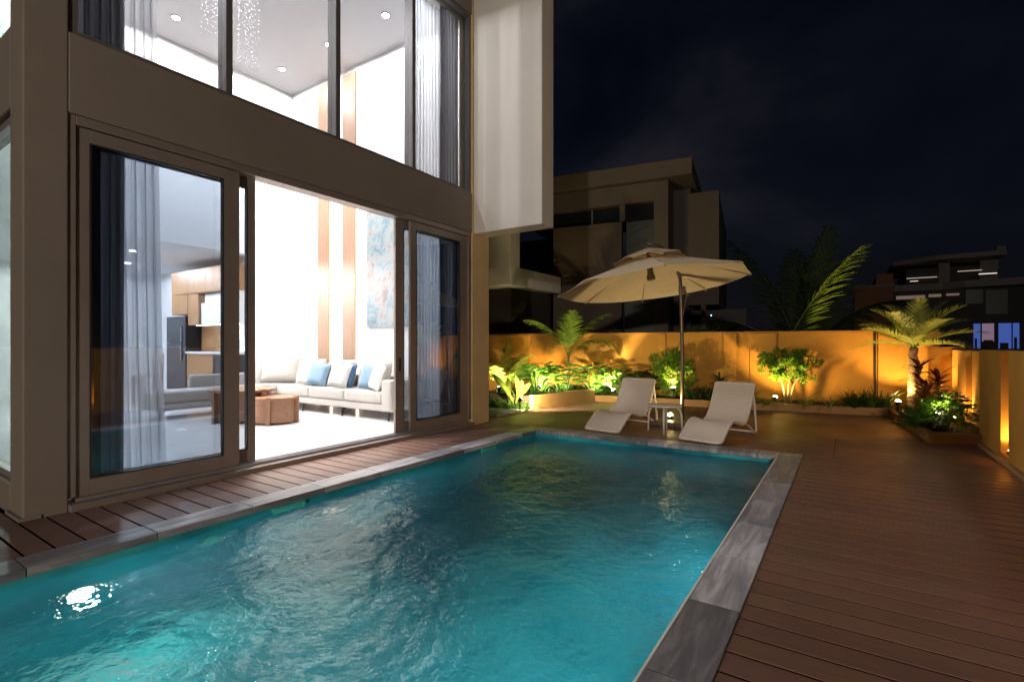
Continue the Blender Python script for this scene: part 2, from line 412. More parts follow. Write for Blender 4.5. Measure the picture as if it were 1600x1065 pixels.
def thing(name, label, cat, loc=(0,0,0), rz=0.0, group=None):
    o = bpy.data.objects.new(name, None); COL.objects.link(o); o.location = loc; o.rotation_euler = (0,0,rz)
    o.empty_display_size = 0.2
    return tag(o, label, cat, group)
def tag(o, label, cat, group=None):
    o['label'] = label; o['category'] = cat
    if group: o['group'] = group
    return o
def struct(o, kind='structure'):
    o['kind'] = kind; return o
def bx(name, m, parent, *d, bevel=0.0):
    b = MB(); b.box(*d); return b.build(name, m, parent, bevel=bevel)

# ------------------------------------------------------------------ ground, pool, deck
PX0, PX1, PY0, PY1 = -4.27, -0.72, -2.2, 7.13      # water edge of the pool
g = MB(); B = 400
for q in ((-B,PX0-0.05,-B,B),(PX1+0.05,B,-B,B),(PX0-0.05,PX1+0.05,PY1+0.05,B),(PX0-0.05,PX1+0.05,-B,PY0-0.05)):
    g.add([(q[0],q[2],-0.06),(q[1],q[2],-0.06),(q[1],q[3],-0.06),(q[0],q[3],-0.06)], [(0,1,2,3)])
struct(g.build('ground', 'ground_soil'))
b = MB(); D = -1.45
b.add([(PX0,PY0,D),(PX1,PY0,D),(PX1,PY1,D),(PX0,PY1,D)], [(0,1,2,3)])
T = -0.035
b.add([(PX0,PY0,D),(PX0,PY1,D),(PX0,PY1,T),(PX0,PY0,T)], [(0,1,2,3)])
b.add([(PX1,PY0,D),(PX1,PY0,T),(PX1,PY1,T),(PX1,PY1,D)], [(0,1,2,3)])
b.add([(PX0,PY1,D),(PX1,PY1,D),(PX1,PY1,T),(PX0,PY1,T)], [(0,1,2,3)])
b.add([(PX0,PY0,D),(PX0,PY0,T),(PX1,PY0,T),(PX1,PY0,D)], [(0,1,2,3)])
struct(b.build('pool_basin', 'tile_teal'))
# rippled water surface
WZ = -0.095
def wave(x, y):
    calm = 1.0 - 0.45*max(0, min(1, (y-3.5)/3.0))
    h = 0.0
    h += 0.024*noise.noise(Vector((x*1.6+y*0.5, y*1.2, 0.3)))
    h += 0.0135*noise.noise(Vector((x*4.3-y*1.2, y*3.4+3, 1.7)))
    h += 0.0065*noise.noise(Vector((x*10+y*2, y*8, 4.1)))
    h += 0.0035*noise.noise(Vector((x*17-y*5, y*15, 9.3)))
    return WZ + h*calm
nx, ny = 240, 620
b = MB(); b.grid(lambda u, v: (PX0+u*(PX1-PX0), PY0+v*(PY1-PY0), wave(PX0+u*(PX1-PX0), PY0+v*(PY1-PY0))), nx, ny)
struct(b.build('pool_water', 'pool_water', smooth=True))
# coping of marble tiles
b = MB(); CW = 0.25
def tiles(horizontal, a0, a1, c0, c1, off):
    p = a0 - off
    while p < a1:
        q0, q1 = max(a0, p)+0.003, min(a1, p+0.72)-0.003; p += 0.72
        if q1-q0 < 0.02: continue
        k = rnd.choice((0.58, 0.75, 0.95, 1.2, 1.45)); b.tone = (k, k, k*rnd.uniform(1.0, 1.06))
        if horizontal: b.box(q0, q1, c0, c1, -0.05, 0.006)
        else: b.box(c0, c1, q0, q1, -0.05, 0.006)
tiles(False, PY0-CW, PY1+CW, PX0-CW, PX0+0.01, 0.2)
tiles(False, PY0-CW, PY1+CW, PX1-0.01, PX1+CW, 0.45)
tiles(True, PX0+0.012, PX1-0.012, PY1-0.01, PY1+CW, 0.3)
tiles(True, PX0+0.012, PX1-0.012, PY0-CW, PY0+0.01, 0.3)
struct(b.build('pool_coping', 'coping_marble', bevel=0.004, tone=True))
# pale sealing trim along the inner edge on the right
b = MB(); b.box(PX1-0.022, PX1-0.0105, PY0, PY1-0.012, -0.03, 0.009); struct(b.build('coping_trim', 'white_trim'))
# composite deck
b = MB(); PITCH = 0.17
def boards(x0, x1, y0, y1, off, cuts=()):
    y = y0 - off
    while y < y1:
        a0, a1 = max(y, y0)+0.0095, min(y+PITCH, y1)-0.0095; y += PITCH
        if a1-a0 < 0.02: continue
        xs = [x0] + [c for c in cuts if x0 < c < x1] + [x1]
        for i in range(len(xs)-1):
            k = rnd.uniform(0.90, 1.09); b.tone = (k, k*rnd.uniform(0.97,1.02), k*rnd.uniform(0.94,1.0))
            b.box(xs[i]+(0.003 if i else 0), xs[i+1]-0.003, a0, a1, -0.0045, 0.0)
boards(-6.9, PX0-CW-0.006, -2.4, 1.16, 0.0)
boards(-5.43, PX0-CW-0.006, 1.16, PY1+CW+0.0, 0.0)
boards(PX1+CW+0.006, 1.70, -2.4, PY1+CW, 0.06)
boards(-5.55, 1.70, PY1+CW+0.006, 8.9, 0.0, (-0.15,))
boards(-5.60, 1.70, 8.9, 12.6, 0.0)
struct(b.build('deck', 'deck_composite', tone=True))
struct(bx('deck_gap_shade', 'gap_shade_black', None, -6.9, PX0-CW-0.01, -2.4, PY1+CW, -0.056, -0.005))  # black sheet close under the boards, coloured to imitate shade in their gaps
struct(bx('deck_gap_shade', 'gap_shade_black', None, PX1+CW+0.01, 1.70, -2.4, PY1+CW, -0.056, -0.005))
struct(bx('deck_gap_shade', 'gap_shade_black', None, -5.6, 1.70, PY1+CW+0.01, 12.6, -0.056, -0.005))
b = MB(); b.prism([(-5.56,7.46),(-5.50,7.46),(-5.60,9.3),(-5.66,9.3)], -0.05, 0.012)
struct(b.build('deck_edging', 'planter_paint'))
# stepping pavers set in the lawn beyond the villa corner
b = MB()
for i in range(4):
    for j in range(3):
        x, y = -6.35 - 0.62*j, 7.75 + 0.46*i
        b.box(x, x+0.56, y, y+0.40, -0.05, 0.0)
b.tone = 1.0
struct(b.build('garden_path', 'paver', bevel=0.008))

# pool fittings
def poollight(y, label, glow='pool_glow', power=60):
    t = thing('pool_light', label, 'pool light', (PX0, y, -0.62), 0, 'underwater lamps on the house side of the pool')
    b = MB(Matrix.Rotation(R(90), 4, 'Y')); b.lathe([(0.10,0.002),(0.10,0.02),(0.075,0.03)], (0,0,0), 20); b.build('housing', 'steel', t, True)
    b = MB(Matrix.Rotation(R(90), 4, 'Y')); b.lathe([(0.06,0.031),(0.055,0.038),(0.02,0.045)], (0,0,0), 20); b.build('lens', glow, t, True)
    if power: lamp('pool_light_or_fill', 'SPOT', (PX0+0.07, y, -0.62), power, (1.0, 0.93, 0.80), 0.012, (PX0+2, y+0.1, -1.3), 160, 0.7)
poollight(1.22, 'round underwater pool lamp nearest the left edge of the photo')
poollight(3.2, 'dim round underwater pool lamp below the open sliding door', 'pool_glow_dim', 0)
lamp('pool_light_or_fill', 'SPOT', (PX1-0.05, 1.6, -0.55), 125, (0.80, 0.95, 1.0), 0.03, (PX1-2, 1.9, -1.2), 165, 0.5)  # unseen lamp added on the right wall to brighten the water
lamp('pool_light_or_fill', 'SPOT', (PX1-0.05, 4.4, -0.55), 52, (0.75, 0.92, 1.0), 0.03, (PX1-2, 4.6, -1.2), 165, 0.5)  # another added lamp out of view, for the far half of the pool
for yy, lab in ((2.72, 'turquoise skimmer opening under coping near the left door panel'), (5.80, 'small turquoise skimmer opening under coping near the pool far corner')):
    t = thing('pool_skimmer', lab, 'skimmer', (PX0, yy, -0.09), 0, 'skimmers in the pool wall')
    b = MB(); b.box(0.0015, 0.03, -0.16, -0.14, -0.07, 0.03); b.box(0.0015, 0.03, 0.14, 0.16, -0.07, 0.03); b.box(0.0015, 0.03, -0.14, 0.14, 0.012, 0.03); b.build('frame', 'skimmer_teal', t)
    b = MB(); b.box(0.0015, 0.02, -0.139, 0.139, -0.07, 0.011); b.build('flap', 'skimmer_teal', t)
t = thing('pool_inlet', 'round pale fitting under the water on the left pool wall', 'pool inlet', (PX0, 2.05, -0.30))
b = MB(Matrix.Rotation(R(90), 4, 'Y')); b.lathe([(0.09,0.002),(0.09,0.012),(0.05,0.02)], (0,0,0), 20); b.build('cover', 'skimmer_teal', t, True)

# ------------------------------------------------------------------ the villa
V = thing('villa', 'modern beige villa with lit double height living room and glass doors', 'house')
FX = -5.45
bx('corner_column', 'facade_paint', V, -5.80, FX, 1.19, 1.474, -0.05, 8.2, bevel=0.012)
for d in ((-5.75, FX, 1.474, 6.95, 3.35, 4.03), (-5.75, FX, 1.474, 6.95, 7.14, 8.2), (-9.0, -5.80, 1.19, 1.40, 3.37, 4.05)):
    bx('beam', 'facade_paint', V, *d, bevel=0.012)
for d in ((-9.0, -5.80, 1.19, 1.40, -0.05, 0.24), (-11.0, -9.0, 1.19, 1.40, -0.05, 8.2)): bx('side_wall', 'facade_paint', V, *d, bevel=0.012)
b = MB(); b.box(-5.75, FX-0.002, 6.952, 7.45, -0.05, 8.2); b.build('corner_pier', 'cream_paint', V, bevel=0.012)
b = MB(); b.box(FX, -4.07, 6.99, 7.37, 3.33, 8.8); b.build('fin_wall', 'fin_paint', V, bevel=0.012)
b = MB(); b.box(-5.83, FX+0.012, 1.165, 1.30, -0.04, 0.025); b.build('plinth', 'facade_paint', V)
bx('side_wall', 'facade_paint', V, -16.6, -5.76, 7.20, 7.44, -0.05, 8.2)
# interior shell
bx('floor', 'white_floor', V, -16.5, -5.62, 1.41, 7.02, -0.04, 0.06)
bx('living_room_ceiling', 'ceiling_white', V, -11.05, -5.76, 1.41, 7.02, 7.24, 7.40)
bx('roof', 'facade_paint', V, -16.8, -5.46, 1.2, 7.44, 8.21, 8.5)
bx('end_wall', 'white_wall', V, -10.85, -5.76, 7.02, 7.19, 0.061, 7.24)
bx('back_wall', 'white_wall', V, -11.05, -10.852, 6.10, 7.02, 0.061, 7.24); bx('back_wall', 'white_wall', V, -11.05, -10.852, 1.41, 6.099, 3.36, 7.24)
bx('kitchen_ceiling', 'ceiling_white', V, -16.5, -11.052, 1.41, 6.5, 3.36, 3.5)
for d in ((-16.5, -11.06, 6.40, 6.55, 0.061, 3.36), (-16.7, -16.5, 1.41, 6.4, 0.061, 3.36), (-16.5, -11.0, 1.402, 1.5, 0.061, 3.36)): bx('kitchen_wall', 'white_wall', V, *d)
for x0, x1 in ((-9.80,-9.42), (-8.95,-8.56)):
    o = bx('wood_panel', 'oak_panel', V, x0, x1, 6.96, 7.017, 0.08, 7.1)
    bx('led_strip', 'led_white', o, x0-0.03, x0-0.008, 6.995, 7.017, 0.08, 7.1); bx('led_strip', 'led_white', o, x1+0.008, x1+0.03, 6.995, 7.017, 0.08, 7.1)
# fixed frame of the big opening
b = MB()
b.box(-5.66, FX-0.02, 1.474, 1.53, 0.10, 3.35); b.box(-5.66, FX-0.02, 6.87, 6.95, 0.10, 3.35)
b.box(-5.66, FX-0.02, 1.53, 6.87, 3.27, 3.35)
b.build('door_frame', 'bronze_frame', V, bevel=0.004)
b = MB(); b.box(-5.70, FX+0.05, 1.474, 6.95, -0.03, 0.055); b.build('door_sill', 'bronze_frame', V, bevel=0.006)
for x in (-5.50, -5.545, -5.59, -5.635): bx('door_track', 'alu_track', V, x-0.006, x+0.006, 1.53, 6.87, 0.056, 0.085)
def door(xc, y0, y1, st0, st1, handle=None):
    f = MB(); x0, x1 = xc-0.022, xc+0.022; z0, z1 = 0.09, 3.265
    f.box(x0, x1, y0, y0+st0, z0, z1); f.box(x0, x1, y1-st1, y1, z0, z1)
    f.box(x0, x1, y0+st0, y1-st1, z0, z0+0.14); f.box(x0, x1, y0+st0, y1-st1, z1-0.115, z1)
    o = f.build('sliding_door', 'bronze_frame', V, bevel=0.004)
    q = MB(); a, c, e, h = y0+st0, y1-st1, z0+0.14, z1-0.115; r_ = 0.012
    for s in ((a,a+r_,e,h),(c-r_,c,e,h),(a+r_,c-r_,e,e+r_),(a+r_,c-r_,h-r_,h)): q.box(xc-0.024, xc+0.0235, s[0], s[1], s[2], s[3])
    q.build('gasket', 'dark_gasket', o)
    p = MB(); p.add([(xc,a,e),(xc,c,e),(xc,c,h),(xc,a,h)], [(0,1,2,3)]); p.build('glass_pane', 'tinted_glass', o)
    if handle:
        hb = MB(); hb.box(x1, x1+0.012, handle-0.02, handle+0.02, 1.0, 1.2); hb.build('handle', 'black_metal', o, bevel=0.004)
    return o
door(-5.515, 1.535, 2.93, 0.095, 0.165)
door(-5.60, 1.64, 3.155, 0.08, 0.088)
door(-5.515, 5.50, 6.865, 0.125, 0.19)
door(-5.60, 5.28, 6.75, 0.165, 0.08, 5.36)
# upper windows
b = MB()
b.box(-5.62, FX-0.03, 1.474, 1.545, 4.03, 7.14); b.box(-5.62, FX-0.03, 6.90, 6.95, 4.03, 7.14)
b.box(-5.62, FX-0.03, 1.545, 6.90, 4.03, 4.075); b.box(-5.62, FX-0.03, 1.545, 6.90, 7.09, 7.14)
for y in (2.82, 4.20, 5.57): b.box(-5.66, FX-0.035, y-0.035, y+0.035, 4.075, 7.09)
o = b.build('upper_window', 'window_frame', V, bevel=0.004)
for a, c in ((1.545,2.785),(2.855,4.165),(4.235,5.535),(5.605,6.90)):
    b = MB(); b.add([(-5.565,a,4.075),(-5.565,c,4.075),(-5.565,c,7.09),(-5.565,a,7.09)], [(0,1,2,3)]); b.build('glass_pane', 'clear_glass', o)
# side windows round the corner
b = MB()
for z0, z1 in ((0.24, 3.37), (4.05, 7.14)):
    b.box(-5.86, -5.80, 1.24, 1.36, z0, z1); b.box(-9.0, -5.86, 1.24, 1.36, z0, z0+0.06); b.box(-9.0, -5.86, 1.24, 1.36, z1-0.06, z1); b.box(-7.5, -7.44, 1.24, 1.36, z0+0.06, z1-0.06)
o = b.build('side_window', 'bronze_frame', V, bevel=0.004)
for z0, z1 in ((0.30,3.31),(4.11,7.08)):
    b = MB(); b.add([(-9.0,1.30,z0),(-5.86,1.30,z0),(-5.86,1.30,z1),(-9.0,1.30,z1)], [(0,1,2,3)]); b.build('glass_pane', 'grey_glass', o)
bx('side_wall', 'facade_paint', V, -9.0, -5.80, 1.19, 1.40, 7.141, 8.2)

# downlights
DL = []
for x in (-10.0, -8.42, -6.83):
    for y in (2.2, 4.2, 6.23): DL.append((x, y, 7.24, 1350 if x > -7 else 1100))
DL += [(-14.4, 5.0, 3.36, 950), (-12.4, 4.4, 3.36, 1400), (-12.4, 3.0, 3.36, 650), (-14.2, 3.0, 3.36, 650)]
for i, (x, y, z, e) in enumerate(DL):
    lab = 'small round recessed downlight in the high living room ceiling' if z > 5 else 'small round recessed downlight in the low kitchen ceiling'
    t = thing('downlight', lab, 'downlight', (x, y, z), 0, 'living room ceiling downlights' if z > 5 else 'kitchen ceiling downlights')
    q = MB(); q.lathe([(0.085,-0.012),(0.085,-0.001)], (0,0,0), 20); q.build('trim_ring', 'ceiling_white', t, True)
    q = MB(); q.lathe([(0.055,-0.018),(0.06,-0.0125)], (0,0,0), 20); q.build('diffuser', 'downlight_glow', t, True)
    lamp('downlight_beam', 'SPOT', (x, y, z-0.035), e*(0.42 if z > 5 else 0.6), (1.0, 0.97, 0.95), 0.045, (x, y, 0), 180, 0.12)

# ------------------------------------------------------------------ curtains
def curtain(name, y0, y1, x, folds, m, label, z0=0.07, z1=7.2, amp=0.05, flare=0.0):
    q = MB(); nu = folds*8+1
    def fn(u, v):
        yy = y0 + (y1-y0)*u + flare*(1-v)**3*u
        a = amp*(0.75+0.25*sin(5*u+2)); return (x + a*sin(2*pi*folds*u + 0.7*sin(7*u)) + 0.01*sin(9*v+4*u), yy + 0.012*sin(4*pi*folds*u), z0 + (z1-z0)*v)
    q.grid(fn, nu, 14); return tag(q.build(name, m, None, True), label, 'curtain')
curtain('sheer_curtain', 1.72, 2.30, -5.92, 7, 'sheer', 'tall white sheer curtain gathered behind the left glass door panel', flare=0.10)
curtain('blackout_curtain', 1.50, 1.98, -5.80, 6, 'drape', 'dark grey curtain bunched at the far left beside the corner column', amp=0.035)
curtain('sheer_curtain', 6.02, 6.66, -5.92, 8, 'sheer', 'tall white sheer curtain gathered behind the right glass door panel')
curtain('blackout_curtain', 6.50, 6.98, -5.80, 6, 'drape', 'dark grey curtain bunched beside the right end of the glazing', amp=0.035)

# ------------------------------------------------------------------ living room furniture
def soft(name, m, parent, x0, x1, y0, y1, z0, z1, r=0.05, M=None):
    q = MB(M); q.box(x0, x1, y0, y1, z0, z1)
    o = q.build(name, m, parent, True); bv = o.modifiers.new('bevel', 'BEVEL'); bv.width = r; bv.segments = 4; return o
def cushion(name, m, parent, c, wd, ht, th, rz, tilt, roll=0.0):
    M = Matrix.Translation(c) @ Matrix.Rotation(rz, 4, 'Z') @ Matrix.Rotation(tilt, 4, 'X') @ Matrix.Rotation(roll, 4, 'Y')
    q = MB(M); n = 12
    def pt(u, v, sg):
        a, e = 2*u-1, 2*v-1
        prof = max(0.0, (1-a**4)*(1-e**4))**0.5
        pin = 1 - 0.07*(1-abs(a)**2)*abs(e)**3 ; pin2 = 1 - 0.07*(1-abs(e)**2)*abs(a)**3
        return (a*wd/2*pin2, sg*th/2*prof, e*ht/2*pin)
    q.grid(lambda u, v: pt(u, v, -1), n, n); q.grid(lambda u, v: pt(u, v, 1), n, n, True)
    return q.build(name, m, parent, True)
S = thing('sofa', 'large cream corner sofa with loose back cushions and thin dark legs', 'sofa')
soft('base', 'sofa_fabric', S, -10.75, -6.56, 6.12, 6.98, 0.22, 0.36, 0.04)
soft('base', 'sofa_fabric', S, -10.75, -10.02, 3.9, 6.119, 0.22, 0.36, 0.04)
for x0, x1 in ((-10.0,-8.92),(-8.91,-7.83),(-7.82,-6.80)): soft('seat', 'sofa_fabric', S, x0, x1, 6.10, 6.75, 0.361, 0.56, 0.045)
soft('seat', 'sofa_fabric', S, -10.70, -10.01, 3.88, 5.0, 0.361, 0.56, 0.045); soft('seat', 'sofa_fabric', S, -10.70, -10.01, 5.01, 6.75, 0.361, 0.56, 0.045)
soft('armrest', 'sofa_fabric', S, -6.79, -6.54, 6.08, 6.98, 0.24, 0.78, 0.04)
soft('backrest', 'sofa_fabric', S, -10.75, -6.80, 6.78, 6.955, 0.36, 0.80, 0.04)
soft('backrest', 'sofa_fabric', S, -10.84, -10.69, 4.75, 6.05, 0.36, 0.80, 0.04)
for x in (-9.55, -8.55, -7.55): cushion('back_cushion', 'sofa_fabric', S, (x, 6.62, 0.83), 0.86, 0.56, 0.26, 0, R(-14))
cushion('back_cushion', 'sofa_fabric', S, (-10.35, 6.45, 0.86), 0.90, 0.62, 0.30, R(35), R(-14))
for x, y in ((-6.68,6.16),(-7.93,6.16),(-9.15,6.16),(-10.1,5.0),(-10.1,4.0)):
    q = MB(); q.tube([(x,y,0.22),(x+0.03,y-0.03,0.06)], [0.035,0.014], 8); q.box(x-0.09,x+0.05,y-0.03,y+0.05,0.195,0.22); q.build('leg', 'black_metal', S)
for c, m, rz, lab in (((-9.35,6.40,0.80), 'white_fabric', 10, 'plain white square cushion leftmost on the sofa'),
                      ((-8.93,6.36,0.80), 'blue_fabric', 14, 'plain light blue square cushion left of centre on the sofa'),
                      ((-8.22,6.33,0.81), 'white_fabric', 8, 'white cushion with blue rear edge in the middle of the sofa'),
                      ((-7.42,6.42,0.79), 'blue_fabric', 20, 'light blue cushion half hidden by a white one near the armrest'),
                      ((-7.12,6.30,0.80), 'white_fabric', -22, 'white cushion leaning against the sofa right armrest')):
    o = cushion('throw_cushion', m, None, c, 0.50, 0.48, 0.17, R(rz), R(-18), R(6)); tag(o, lab, 'cushion', 'throw cushions on the sofa')
    if 'rear edge' in lab:
        M = Matrix.Translation((c[0]+0.05, c[1]+0.10, c[2])) 
        cushion('back_cover', 'navy_fabric', o, (c[0]+0.07, c[1]+0.085, c[2]+0.0), 0.48, 0.46, 0.14, R(rz), R(-18), R(6))
def coffee(loc, rx, ry, h, rz, label):
    t = thing('coffee_table', label, 'coffee table', loc, rz, 'wooden coffee tables')
    q = MB(); n = 40
    q.prism([(rx*0.97*cos(2*pi*k/n), ry*0.97*sin(2*pi*k/n)) for k in range(n)], h-0.05, h-0.012); q.build('tabletop', 'table_wood', t, bevel=0.006)
    q = MB(); vs = []; fs = []
    for k in range(n+1):
        a = 2*pi*k/n
        for s, z in ((0.86,0.03),(0.86,h-0.051),(0.80,h-0.051),(0.80,0.03)): vs.append((rx*s*cos(a), ry*s*sin(a), z))
    for k in range(n):
        for j in range(4): fs.append((k*4+j, (k+1)*4+j, (k+1)*4+(j+1)%4, k*4+(j+1)%4))
    q.add(vs, fs); q.build('apron', 'table_wood', t)
    for a in (R(-65), R(20), R(115), R(200)):
        M = Matrix.Rotation(a, 4, 'Z'); q = MB(M); r_ = 1/sqrt((cos(a)/rx)**2+(sin(a)/ry)**2)
        q.box(r_*0.80, r_*1.0, -0.035, 0.035, 0.0, h); q.build('leg', 'table_wood', t, bevel=0.005)
coffee((-8.22, 4.97, 0.06), 0.42, 0.38, 0.46, R(20), 'small low round wooden coffee table in front')
coffee((-9.0, 4.85, 0.06), 0.62, 0.55, 0.57, R(-15), 'larger taller round wooden coffee table behind the small one')
# painting
t = thing('painting', 'tall blue and rust abstract canvas hanging on the white end wall', 'painting', (-7.6, 7.0, 2.92))
bx('canvas', 'abstract_paint', t, -0.60, 0.60, -0.03, 0.018, -1.18, 1.2)
# chandelier of crystal strands
t = thing('chandelier', 'long spiral of tiny clear crystals hanging from the high ceiling', 'chandelier', (-8.0, 4.12, 7.24))
q = MB(); q.lathe([(0.42,-0.04),(0.42,-0.001)], (0,0,0), 28); q.build('ceiling_plate', 'steel', t)
for k in range(46):
    a = k*2.399; r_ = 0.40*sqrt((k+0.5)/46); L = 0.7 + 1.2*((k*0.618) % 1); q = MB(); z = -0.05
    while z > -L:
        s = rnd.uniform(0.006, 0.012); x, y = r_*cos(a)+rnd.uniform(-.012,.012), r_*sin(a)+rnd.uniform(-.012,.012)
        q.add([(x+s,y,z),(x,y+s,z),(x-s,y,z),(x,y-s,z),(x,y,z+1.4*s),(x,y,z-1.4*s)], [(0,1,4),(1,2,4),(2,3,4),(3,0,4),(1,0,5),(2,1,5),(3,2,5),(0,3,5)])
        z -= rnd.uniform(0.05, 0.13)
    q.build('crystal_strand', 'crystal', t)

# ------------------------------------------------------------------ kitchen
K = thing('kitchen_cabinet', 'oak kitchen cabinet wall with white counter and lit niche', 'kitchen cabinets')
KY = 5.75
def door_row(xs, z0, z1, m, y=KY):
    for i in range(len(xs)-1):
        bx('cabinet_door', m, K, xs[i]+0.004, xs[i+1]-0.004, y, y+0.022, z0+0.004, z1-0.004)
bx('carcass', 'oak_cabinet', K, -13.92, -11.08, KY+0.03, 6.39, 2.59, 3.15)
door_row((-13.92,-13.1,-12.25,-11.35,-11.08), 2.60, 3.15, 'oak_cabinet')
bx('carcass', 'oak_cabinet', K, -13.92, -13.10, KY+0.03, 6.39, 2.12, 2.585); door_row((-13.92,-13.1), 2.12, 2.59, 'oak_cabinet')
bx('side_panel', 'oak_cabinet', K, -13.09, -12.60, 5.76, 6.39, 1.86, 2.585)
bx('wall_cupboard', 'white_wall', K, -12.58, -11.08, 5.82, 6.39, 1.86, 2.36)
bx('cupboard_top', 'white_wall', K, -12.58, -11.08, 5.90, 6.39, 2.365, 2.585)
bx('backsplash', 'oak_cabinet', K, -13.09, -11.93, 6.06, 6.39, 1.24, 1.855); bx('backsplash', 'white_wall', K, -11.92, -11.08, 6.10, 6.39, 1.24, 1.855)
bx('led_strip', 'led_kitchen', K, -13.0, -11.1, 5.90, 5.93, 1.845, 1.857)
bx('countertop', 'counter_stone', K, -13.09, -11.07, 5.70, 6.30, 1.18, 1.235, bevel=0.004)
bx('base_cabinet', 'oak_cabinet', K, -13.09, -11.86, 5.73, 6.30, 0.07, 1.175)
bx('dishwasher', 'dark_steel', K, -11.85, -11.08, 5.73, 6.30, 0.07, 1.175, bevel=0.006)
F = thing('fridge', 'tall dark two door fridge beside the oak cabinets', 'fridge', (-13.65, 6.05, 0.06))
bx('body', 'dark_steel', F, -0.5, 0.5, -0.26, 0.33, 0.0, 2.02, bevel=0.01)
o = bx('door', 'dark_steel', F, -0.5, 0.5, -0.32, -0.265, 1.385, 2.02, bevel=0.012); bx('handle', 'steel', o, 0.30, 0.33, -0.345, -0.321, 1.40, 1.75)
o = bx('door', 'dark_steel', F, -0.5, 0.5, -0.32, -0.265, 0.03, 1.375, bevel=0.012); bx('handle', 'steel', o, 0.30, 0.33, -0.345, -0.321, 0.95, 1.35)
t = thing('coffee_machine', 'small appliance with black hose standing on the kitchen counter', 'appliance', (-11.6, 6.0, 1.236))
bx('body', 'steel', t, -0.04, 0.10, -0.06, 0.12, 0.05, 0.42, bevel=0.02); bx('base', 'black_metal', t, -0.16, 0.12, -0.10, 0.13, 0.0, 0.05, bevel=0.01)
q = MB(); q.tube([(-0.02+0.0,-0.08,0.42),(-0.08,-0.09,0.42),(-0.12,-0.09,0.36),(-0.13,-0.09,0.20)], 0.014, 8); q.build('spout', 'black_metal', t, True)
t = thing('bar_stool', 'pale wooden chair with cushion in front of the dark fridge', 'chair', (-13.2, 4.95, 0.06))
soft('seat', 'white_fabric', t, -0.24, 0.24, -0.22, 0.22, 0.62, 0.72, 0.03); soft('backrest', 'white_fabric', t, -0.24, 0.24, 0.20, 0.26, 0.80, 1.15, 0.03)
for sx in (-0.2, 0.2):
    for sy in (-0.19, 0.22):
        q = MB(); q.box(sx-0.025, sx+0.025, sy-0.025, sy+0.025, 0, 0.62 if sy < 0 else 1.1); q.build('leg', 'table_wood', t)

# ------------------------------------------------------------------ boundary walls
WS = 0.155; WA = atan2(WS, 1)
WM = Matrix.Translation((-1.5, 13.0, 0)) @ Matrix.Rotation(WA, 4, 'Z')
W = thing('boundary_wall', 'long ochre garden wall behind the loungers, lit from below', 'wall')
b = MB(WM); b.box(-7.6, 3.10, 0.0, 0.2, -0.06, 1.68); b.build('wall', 'ochre_paint', W, bevel=0.01)
for s0, s1, dp in ((-7.4,-6.0,.05),(-5.48,-4.45,.05),(-2.5,-2.32,.05),(-0.98,-0.70,.05),(2.05,3.09,.05),(-0.42,0.13,.035)):
    b = MB(WM); b.box(s0, s1, -dp, -0.001, -0.06, 1.665); b.build('pilaster', 'ochre_paint', W, bevel=0.008)
b = MB(WM); b.box(-7.6, 3.10, -0.012, 0.215, 1.681, 1.70); b.build('wall_cap', 'ochre_paint', W)
b = MB(WM); b.tube([(2.0,-0.03,0.1),(2.0,-0.03,1.67)], 0.02, 8); b.build('downpipe', 'black_metal', W)
W2 = thing('boundary_wall', 'low ochre side wall along the deck with a lit slot', 'wall')
RX = 1.545
b = MB()
b.box(RX, RX+0.20, -4.0, 3.44, -0.06, 1.325); b.box(RX, RX+0.20, 3.80, 8.04, -0.06, 1.325); b.box(RX, RX+0.20, 3.44, 3.80, -0.06, 0.09); b.box(RX, RX+0.20, 3.44, 3.80, 1.29, 1.325); b.box(RX, RX+0.20, 8.40, 9.6, -0.06, 1.325)
b.box(RX, RX+0.20, 8.04, 8.40, -0.06, 0.09); b.box(RX, RX+0.20, 8.04, 8.40, 1.29, 1.325)
b.build('wall', 'ochre_paint', W2)
for y0 in (3.44, 8.04): bx('niche_back', 'rough_render', W2, RX+0.11, RX+0.19, y0+0.001, y0+0.359, 0.091, 1.289)
bx('skirting', 'planter_paint', W2, RX-0.05, RX-0.001, -4.0, 9.43, -0.02, 0.05)
bx('recessed_wall', 'ochre_paint', W2, 1.68, 1.86, 9.60, 13.4, -0.06, 1.30, bevel=0.008)
for d in ((1.36, 1.679, 12.9, 13.3, -0.06, 1.325), (1.60, 1.679, 11.0, 11.7, -0.06, 1.30)): bx('pilaster', 'ochre_paint', W2, *d, bevel=0.008)
bx('wall_cap', 'ochre_paint', W2, 1.33, 1.88, 12.86, 13.36, 1.326, 1.35)
# raised planters
b = MB(); PT = 0.15
def kerb(pts, wd, h0, h1, bb):
    for (p, q) in zip(pts[:-1], pts[1:]):
        d = Vector((q[0]-p[0], q[1]-p[1])); n = Vector((-d.y, d.x)).normalized()*wd
        bb.prism([p, q, (q[0]+n.x, q[1]+n.y), (p[0]+n.x, p[1]+n.y)], -0.05, h0)
P = thing('planter', 'low tan raised planter edging running along the back wall to right corner', 'planter')
def by(x, y0=11.50): return y0 + 0.13*(x+5.19)
b = MB()
kerb([(1.54,9.43),(0.95,9.28)], -0.09, PT, PT, b); kerb([(0.95,9.28),(0.64,12.26)], -0.09, PT, PT, b); kerb([(0.64,12.26),(-5.19,by(-5.19))], -0.09, PT, PT, b)
b.build('kerb', 'planter_paint', P, bevel=0.006)
b = MB(); b.prism([(1.04,9.42),(1.67,9.6),(1.67,13.3),(-5.1,12.4),(-5.1,11.62),(0.72,12.38)], -0.04, PT-0.03); b.build('soil', 'soil', P)
P2 = thing('planter', 'taller cream raised planter with lit face beside the lawn', 'planter')
